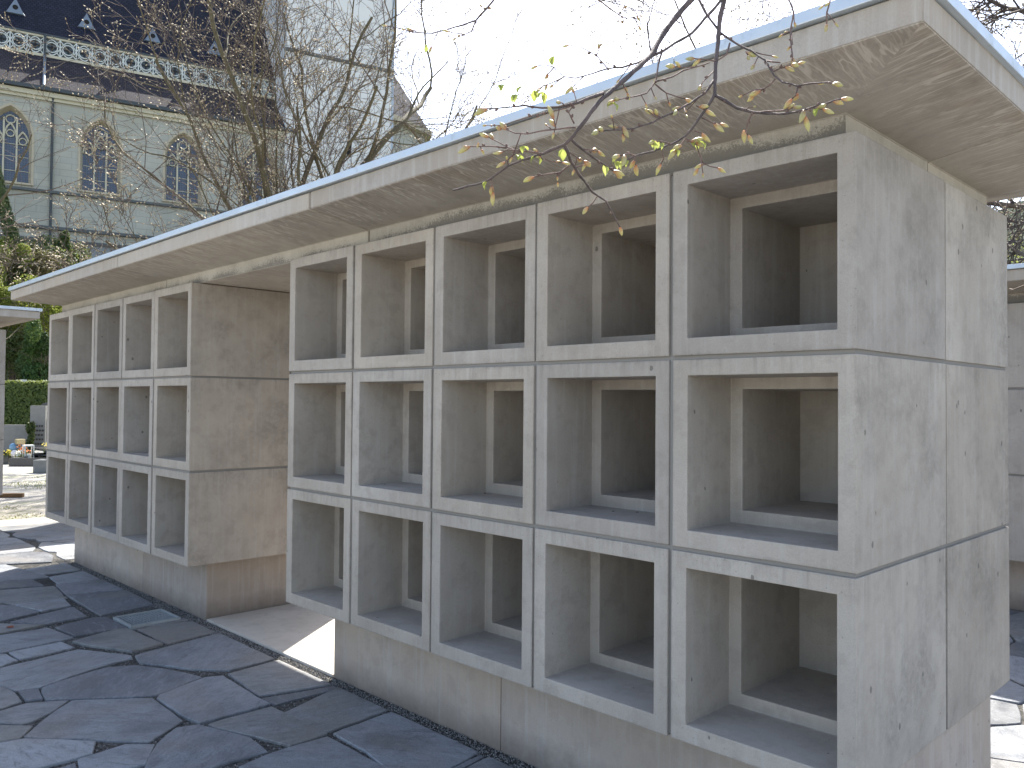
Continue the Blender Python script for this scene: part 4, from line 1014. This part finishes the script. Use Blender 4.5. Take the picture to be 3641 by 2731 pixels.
p = gp(85, 1652)+n1*.2; lan = empty('grave_lantern', (p.x, p.y, GZ+.06)); tag(lan, 'white framed glass lantern with candle on the dark grave border', 'lantern')
mb = MB()
for x in (-.09, .09):
    for y in (-.09, .09): mb.box(x-.01, x+.01, y-.01, y+.01, 0, .32)
mb.box(-.11, .11, -.11, .11, -.02, .0); mb.box(-.10, .10, -.10, .10, .32, .35); mb.build('frame', plain('white_enamel', (.7, .72, .7), .4), lan)
mb = MB(); lathe(mb, [(.05, .001), (.05, .14), (.001, .14)], 12); mb.build('candle', plain('wax', (.75, .76, .72), .5), lan)
p = gp(140, 1650)+n1*.35; pile = empty('stone_pile', (p.x, p.y, GZ+.06)); tag(pile, 'stacked thin dark stone plates on the grave in front of the headstones', 'stones')
for k in range(7):
    mb = MB(); rnd = random.Random(k); w_ = rnd.uniform(.28, .5); mb.box(-w_, w_, -.18, .18, 0, .030)
    for i, v_ in enumerate(mb.v): mb.v[i] = (v_[0]+rnd.uniform(-.06, .06), v_[1]+rnd.uniform(-.05, .05), v_[2])
    o = mb.build('stone_plate', greyst if k % 2 else gran.m, pile); o.location = (rnd.uniform(-.1, .1), rnd.uniform(-.05, .05), .02+k*.034); o.rotation_euler = (rnd.uniform(-.03, .03), rnd.uniform(-.06, .06), rnd.uniform(-.5, .5))
# stone trough by the block and the timber at the left post
p = gp(160, 1679); mb = MB(); mb.obox(Vector((0, 0, .13)), t1, n1, Vector((0, 0, 1)), .16, .18, .13); o = mb.build('stone_block', greyst, bevel=.01); o.location = p; tag(o, 'small grey stone block on the gravel by the far columbarium corner', 'stone block')
p = gp(10, 1768); mb = MB(); mb.obox(Vector((0, 0, .03)), t1, n1, Vector((0, 0, 1)), .30, .035, .03); o = mb.build('timber_plank', plain('weathered_wood', (0.16, 0.10, 0.05), .85, var=.3), bevel=.006); o.location = p; tag(o, 'short brown plank lying on the gravel at the left edge', 'plank')
tm = MB(); tm.obox(Vector((0, 0, .035)), Vector((1, 0, 0)), Vector((0, 1, 0)), Vector((0, 0, 1)), .12, .08, .035); p = at_d(81, 1356, 22.9)
o = tm.build('white_box', plain('white_plastic', (.75, .76, .78), .5), bevel=.01); o.location = (p.x, p.y, HT+.0); tag(o, 'small white box lying on top of the hedge', 'box')

# ================================================================== OVERHANGING LINDEN BRANCHES
bb = bark('linden_bark', (0.055, 0.045, 0.045), (0.13, 0.10, 0.095)); M['lbark'] = bb; TW = 1.75
redtw = bark('young_twig', (0.09, 0.06, 0.055), (0.20, 0.14, 0.12))
def budmat():
    t = NT('opening_bud'); X = t.n("ShaderNodeTexCoord").outputs["Object"]; z = t.sep(X)[2]
    c = t.mix(t.ramp(z, [(0.0, 0.), (1.0, 1.)]), (0, 0, 0), (1, 1, 1))
    mr = t.n("ShaderNodeMapRange"); t.l(z, mr.inputs[0]); mr.inputs[1].default_value = 0.0; mr.inputs[2].default_value = .012
    c = t.mix(mr.outputs[0], (0.40, 0.14, 0.08), (0.50, 0.50, 0.24)); c = t.mix(t.ramp(t.noise(160, 2), [(.4, 0.), (.7, .6)]), c, (0.56, 0.44, 0.30)); t.col(c); t.rough(.45, .4)
    tr = t.n("ShaderNodeBsdfTranslucent"); mx = t.n("ShaderNodeMixShader"); mx.inputs[0].default_value = .45
    t.l(c, tr.inputs[0]); t.l(t.b.outputs[0], mx.inputs[1]); t.l(tr.outputs[0], mx.inputs[2]); t.l(mx.outputs[0], t.t.nodes["Material Output"].inputs[0]); return t.m
BUDM = budmat(); LEAFM = leafmat('young_leaf', (0.24, 0.30, 0.05), (0.44, 0.48, 0.14), .45)
budme = []
for vv in range(3):
    mb = MB(); L = .017+.003*vv; prof = [(.0012, 0), (.0028, L*.15), (.0040, L*.4), (.0036, L*.65), (.0018, L*.88), (.0002, L)]
    lathe(mb, prof, 7); me = mb.mesh('bud', BUDM, True)
    for v_ in me.vertices: v_.co.x += .0025*math.sin(v_.co.z/L*2.2)*(vv-1)
    budme.append(me)
nodeme = None
mb = MB(); lathe(mb, [(.0008, -.001), (.0022, .001), (.0026, .003), (.0016, .0055), (.0001, .007)], 6); nodeme = mb.mesh('small_bud', redtw, True)
def leafme(seed):
    rnd = random.Random(seed); mb = MB(); L = .024; vs = []; fs = []; prof = [0, .55, .85, .8, .5, .05]
    for i, wd in enumerate(prof):
        t = i/5; z = L*t; cx = .004*math.sin(t*3); 
        for k in (-1, -.5, 0, .5, 1): vs.append((wd*k*L*.42, cx+abs(k)*wd*L*.22+rnd.uniform(-.0006, .0006), z-abs(k)*.002))
    for i in range(5):
        for k in range(4): a = i*5+k; fs.append((a, a+1, a+6, a+5))
    mb.add(vs, fs); return mb.mesh('leaf', LEAFM, True)
leafm = [leafme(k) for k in range(3)]
def r3(x, y): return (1400+x/1.3012, y/1.3012)
rb = random.Random(77)
BR = {
 'linden_branch': ('forked linden branch with opening buds hanging across the roof edge', 1.50, [
  ([(1400,-60),(1385,-10),(1330,50),(1250,150),(1190,260),(1110,330),(1020,410),(950,470),(890,550),(830,630),(790,670),(690,710),(600,740),(530,765),(480,805),(420,845),(350,860),(275,880)], 17, 5, 0),
  ([(970,430),(900,455),(850,475),(760,497),(690,500),(610,490),(560,495),(480,500),(415,503)], 7, 3, 1),
  ([(1190,258),(1130,290),(1060,310),(990,317),(920,340),(840,362),(790,355),(740,312),(700,300),(665,305)], 5, 2, 1),
  ([(990,317),(940,260),(880,225),(855,212),(810,210)], 3, 1.6, 1), ([(940,255),(955,212)], 2.5, 1.6, 1), ([(790,355),(740,380),(680,405)], 2.5, 1.5, 1),
  ([(1190,262),(1240,240),(1300,200),(1380,155),(1440,85),(1510,10),(1525,-50)], 6, 7, 0),
  ([(1240,245),(1225,300),(1210,380),(1170,430),(1120,445),(1020,465)], 4.5, 2.6, 1), ([(1145,440),(1165,478)], 2.5, 1.6, 1),
  ([(1210,390),(1260,430),(1320,450),(1350,458)], 3.5, 2.5, 1), ([(1210,378),(1290,355),(1340,325),(1400,310),(1460,290)], 4, 3, 0),
  ([(790,670),(820,745),(860,810),(920,890),(980,930),(1010,980),(1035,1030),(1046,1050)], 7, 3.2, 1), ([(940,910),(920,940),(898,958)], 3.5, 2.4, 1),
  ([(820,645),(870,690),(920,730),(970,760),(1030,800)], 5.5, 3, 1), ([(870,690),(945,699)], 3, 2.2, 1), ([(812,765),(770,800),(720,805),(680,812),(650,818)], 4, 2.6, 1), ([(755,805),(758,842)], 2.6, 2, 1),
  ([(690,712),(620,700),(560,695),(520,680),(490,660),(440,635)], 4, 2.4, 1), ([(520,685),(450,675),(390,678),(335,678)], 3.6, 2.6, 1), ([(400,678),(405,690)], 2.4, 2, 1),
  ([(840,590),(770,595),(690,605),(620,620),(560,615),(525,600),(500,592)], 4, 2.6, 1), ([(750,592),(740,550)], 2.8, 2.2, 1), ([(835,572),(810,520),(845,470),(835,430)], 3.2, 1.8, 1),
  ([(530,765),(525,742)], 2.8, 2, 1), ([(450,830),(460,890)], 3, 2.4, 1), ([(690,740),(665,700)], 3, 2, 1), ([(700,735),(730,748),(780,752)], 2.8, 2, 1), ([(905,455),(800,500),(700,520),(600,550),(500,580),(430,580)], 3, 1.8, 1),
  ([(1060,390),(1080,430)], 3, 2, 1), ([(800,700),(850,728),(880,745)], 3, 2.4, 1), ([(905,735),(890,755)], 2.6, 2, 1)]),
 'linden_branch.001': ('right hand linden branch with dark thick stem dropping straight before the fascia', 1.42, [
  ([(1535,-60),(1530,-10),(1510,80),(1500,200),(1490,300),(1485,440),(1440,510),(1390,580),(1350,630),(1290,665),(1200,700),(1120,720),(1070,745)], 15, 5, 0),
  ([(1485,440),(1530,465),(1590,500),(1660,520),(1780,528),(1880,515),(1960,490),(2040,465),(2070,458)], 8, 3.6, 1), ([(1660,520),(1640,560),(1630,612),(1640,626)], 4, 2.6, 1), ([(1700,518),(1790,512),(1850,497)], 3.4, 2.8, 1), ([(1900,512),(1905,540)], 3, 2.4, 1), ([(1930,500),(1985,505)], 3, 2.6, 1),
  ([(1482,370),(1440,430),(1370,480),(1290,520),(1200,565),(1110,595),(1050,600),(990,605),(945,608)], 5.5, 3, 1), ([(1240,545),(1200,525)], 3, 2.4, 1), ([(1060,600),(1060,620)], 3, 2.4, 1),
  ([(1395,-60),(1410,-5),(1450,70),(1510,150),(1580,200),(1660,240),(1720,280),(1760,350),(1800,380),(1870,398),(1940,385),(2010,382),(2035,384)], 7, 3.4, 1),
  ([(1720,280),(1788,290)], 4, 3, 0), ([(1765,365),(1740,395),(1690,425),(1668,438)], 3.6, 2.6, 1), ([(1870,400),(1860,440),(1842,458)], 3.4, 2.4, 1),
  ([(1555,200),(1540,250),(1490,285),(1440,275),(1392,271)], 4.6, 3, 1), ([(1480,330),(1430,380),(1422,395)], 3, 2.4, 1), ([(1400,310),(1330,312),(1300,308)], 3, 2.4, 1),
  ([(1350,640),(1400,670),(1430,750),(1460,770),(1500,777)], 4.4, 2.6, 1), ([(1430,760),(1408,782)], 3, 2.2, 1), ([(1425,545),(1480,570),(1512,572)], 3.4, 2.4, 1), ([(1390,605),(1425,617)], 3, 2.4, 1), ([(1240,690),(1250,735),(1236,760)], 3.2, 2.2, 1),
  ([(1290,668),(1240,655),(1215,655)], 3.2, 2.4, 1), ([(1350,640),(1320,680),(1308,692)], 3.4, 2.4, 1), ([(1120,722),(1090,712),(1045,720)], 3.4, 2.6, 1), ([(1355,655),(1400,658)], 3, 2.6, 1), ([(1110,725),(1120,765)], 2.6, 2.2, 1), ([(1720,292),(1760,328),(1820,306),(1840,300)], 3.4, 2.4, 1), ([(1360,480),(1310,510)], 3, 2.4, 1), ([(1400,490),(1440,508)], 3, 2.4, 1), ([(1630,240),(1640,258)], 3, 2.4, 1)]),
 'linden_twig': ('thin twig hanging from the top edge left of the roof corner', 1.60, [
  ([(1790,-60),(1830,5),(1850,60),(1835,150),(1845,283)], 4.2, 3.2, 1), ([(1835,145),(1800,158)], 2.6, 1.8, 1), ([(1840,150),(1845,205),(1835,215)], 2.6, 2, 1)]),
 'linden_twig.001': ('short budding twig tip dangling before the fascia near the roof corner', 1.60, [
  ([(2010,-60),(2018,0),(2005,60),(2003,112)], 4.2, 3.2, 1), ([(2018,10),(1990,25)], 2.6, 2, 1)]),
 'linden_twig.002': ('faint curved twig against the white sky beside the church tower', 1.75, [
  ([(500,-60),(462,0),(430,40),(380,95),(320,115),(240,140),(170,155),(90,148),(40,135),(-30,120)], 6, 2, 1), ([(380,95),(360,145),(290,175)], 3.5, 1.6, 1), ([(385,90),(420,45),(410,30)], 3, 2, 1)]),
 'linden_twig.003': ('forked bare twig tip entering from the top middle against the sky', 1.75, [
  ([(900,-60),(950,0),(1000,40),(1050,75),(1080,85),(1140,72)], 4.5, 2, 1), ([(1040,65),(1065,38)], 2.5, 1.8, 1)]),
}
extra = [(1010,490,1.5),(740,275,1.5),(650,432,1.5),(688,440,1.5),(560,452,1.5),(780,705,1.5),(662,735,1.5),(970,780,1.5),(1030,762,1.42),(1070,755,1.42),(1195,662,1.42),(1228,670,1.42),(1300,705,1.42),(1415,668,1.42),(1395,655,1.42),(600,690,1.5),(592,415,1.5),(575,730,1.5),(1045,735,1.42),(145,220,1.75),(1968,515,1.42),(500,405,1.5),(435,850,1.5)]
roots = {}
for nm, (label, dist, segs) in BR.items():
    base = at_d(*r3(*segs[0][0][0]), dist); root = empty(nm.split('.')[0], base); tag(root, label, 'branch'); roots[dist] = roots.get(dist, root); root_d = dist
    A = MB(); T = MB()
    for (pl, w0, w1, tip) in segs:
        ph = rb.uniform(0, 6); pts = []; n = len(pl); dense = []
        for i in range(n-1):
            m = max(1, int(math.hypot(pl[i+1][0]-pl[i][0], pl[i+1][1]-pl[i][1])/28))
            for j in range(m): dense.append((pl[i][0]+(pl[i+1][0]-pl[i][0])*j/m, pl[i][1]+(pl[i+1][1]-pl[i][1])*j/m))
        dense.append(pl[-1]); K = len(dense); rad = []
        for i, (x, y) in enumerate(dense):
            t = i/max(1, K-1); dd = dist + .10*math.sin(x*.0045+1.3)*1 + .06*math.cos(y*.006)
            jx, jy = rb.uniform(-1.6, 1.6)*(0 < i < K-1), rb.uniform(-1.6, 1.6)*(0 < i < K-1)
            pts.append(at_d(*r3(x+jx, y+jy), dd)-base)
            wpx = (w0+(w1-w0)*min(1, t*1.25))/1.3012; rad.append((TW if w0 > 9 else 2.2)*.5*wpx*dist/FPX*(1.18 if i % 3 == 1 else 1.0)*(1.0 if w0 > 9 else .92))
        A = MB(); A.tube(pts, rad, 8 if w0 > 9 else 6); A.build('limb' if w0 > 9 else 'twig', bb if w0 >= 5 else redtw, root, True)
        for i in range(2, K-1):                 # short side shoots
            if w0 < 9 and tip and rb.random() < .20:
                d = (pts[i+1]-pts[i-1]).normalized(); q = rdir(d, rb.uniform(.6, 1.1), rb); q = (q+Vector((0, 0, -.15))).normalized(); Lq = rb.uniform(.015, .045)
                e_1 = pts[i]+q*Lq*.5+Vector((0, 0, rb.uniform(-.003, .003))); e_2 = pts[i]+q*Lq; m_ = MB(); m_.tube([pts[i], e_1, e_2], [.0012, .0010, .0009], 5); m_.build('twig', redtw, root, True)
                o = link('bud', budme[rb.randrange(3)], root, e_2-q*.001); o.rotation_mode = 'QUATERNION'; o.rotation_quaternion = q.to_track_quat('Z', 'Y'); sc_ = rb.uniform(.45, .85); o.scale = (sc_, sc_, sc_)
        for i in range(1, K-1):                 # small resting buds at the nodes
            if w0 < 9 and rb.random() < .33:
                d = (pts[i+1]-pts[i-1]).normalized(); o = link('small_bud', nodeme, root, pts[i], None); q = rdir(d, .9, rb); o.rotation_mode = 'QUATERNION'; o.rotation_quaternion = q.to_track_quat('Z', 'Y')
        if tip:
            d = (pts[-1]-pts[-2]).normalized()
            for k in range(rb.choice((1, 2, 2))):
                q = rdir(d, .15+.5*k, rb); q = (q+Vector((0, 0, -.25))).normalized(); o = link('bud', budme[rb.randrange(3)], root, pts[-1]-d*(.012*k)); o.rotation_mode = 'QUATERNION'; o.rotation_quaternion = q.to_track_quat('Z', 'Y'); s = rb.uniform(.8, 1.2)*(1 if w1 > 2.1 else .6); o.scale = (s, s, s)
for (x, y, dist) in extra:
    root = {1.5: roots[1.50], 1.42: roots[1.42], 1.75: roots[1.75]}[dist]
    dd = dist + .10*math.sin(x*.0045+1.3) + .06*math.cos(y*.006); p = at_d(*r3(x, y-12), dd)-root.location
    for k in range(2):
        o = link('leaf', leafm[rb.randrange(3)], root, p); q = Vector((rb.uniform(-.6, .6), rb.uniform(-.6, .6), -1)).normalized(); o.rotation_mode = 'QUATERNION'; o.rotation_quaternion = q.to_track_quat('Z', 'Y'); s = rb.uniform(.55, .85); o.scale = (s*.8, s, s)
print('objects', len(bpy.data.objects))
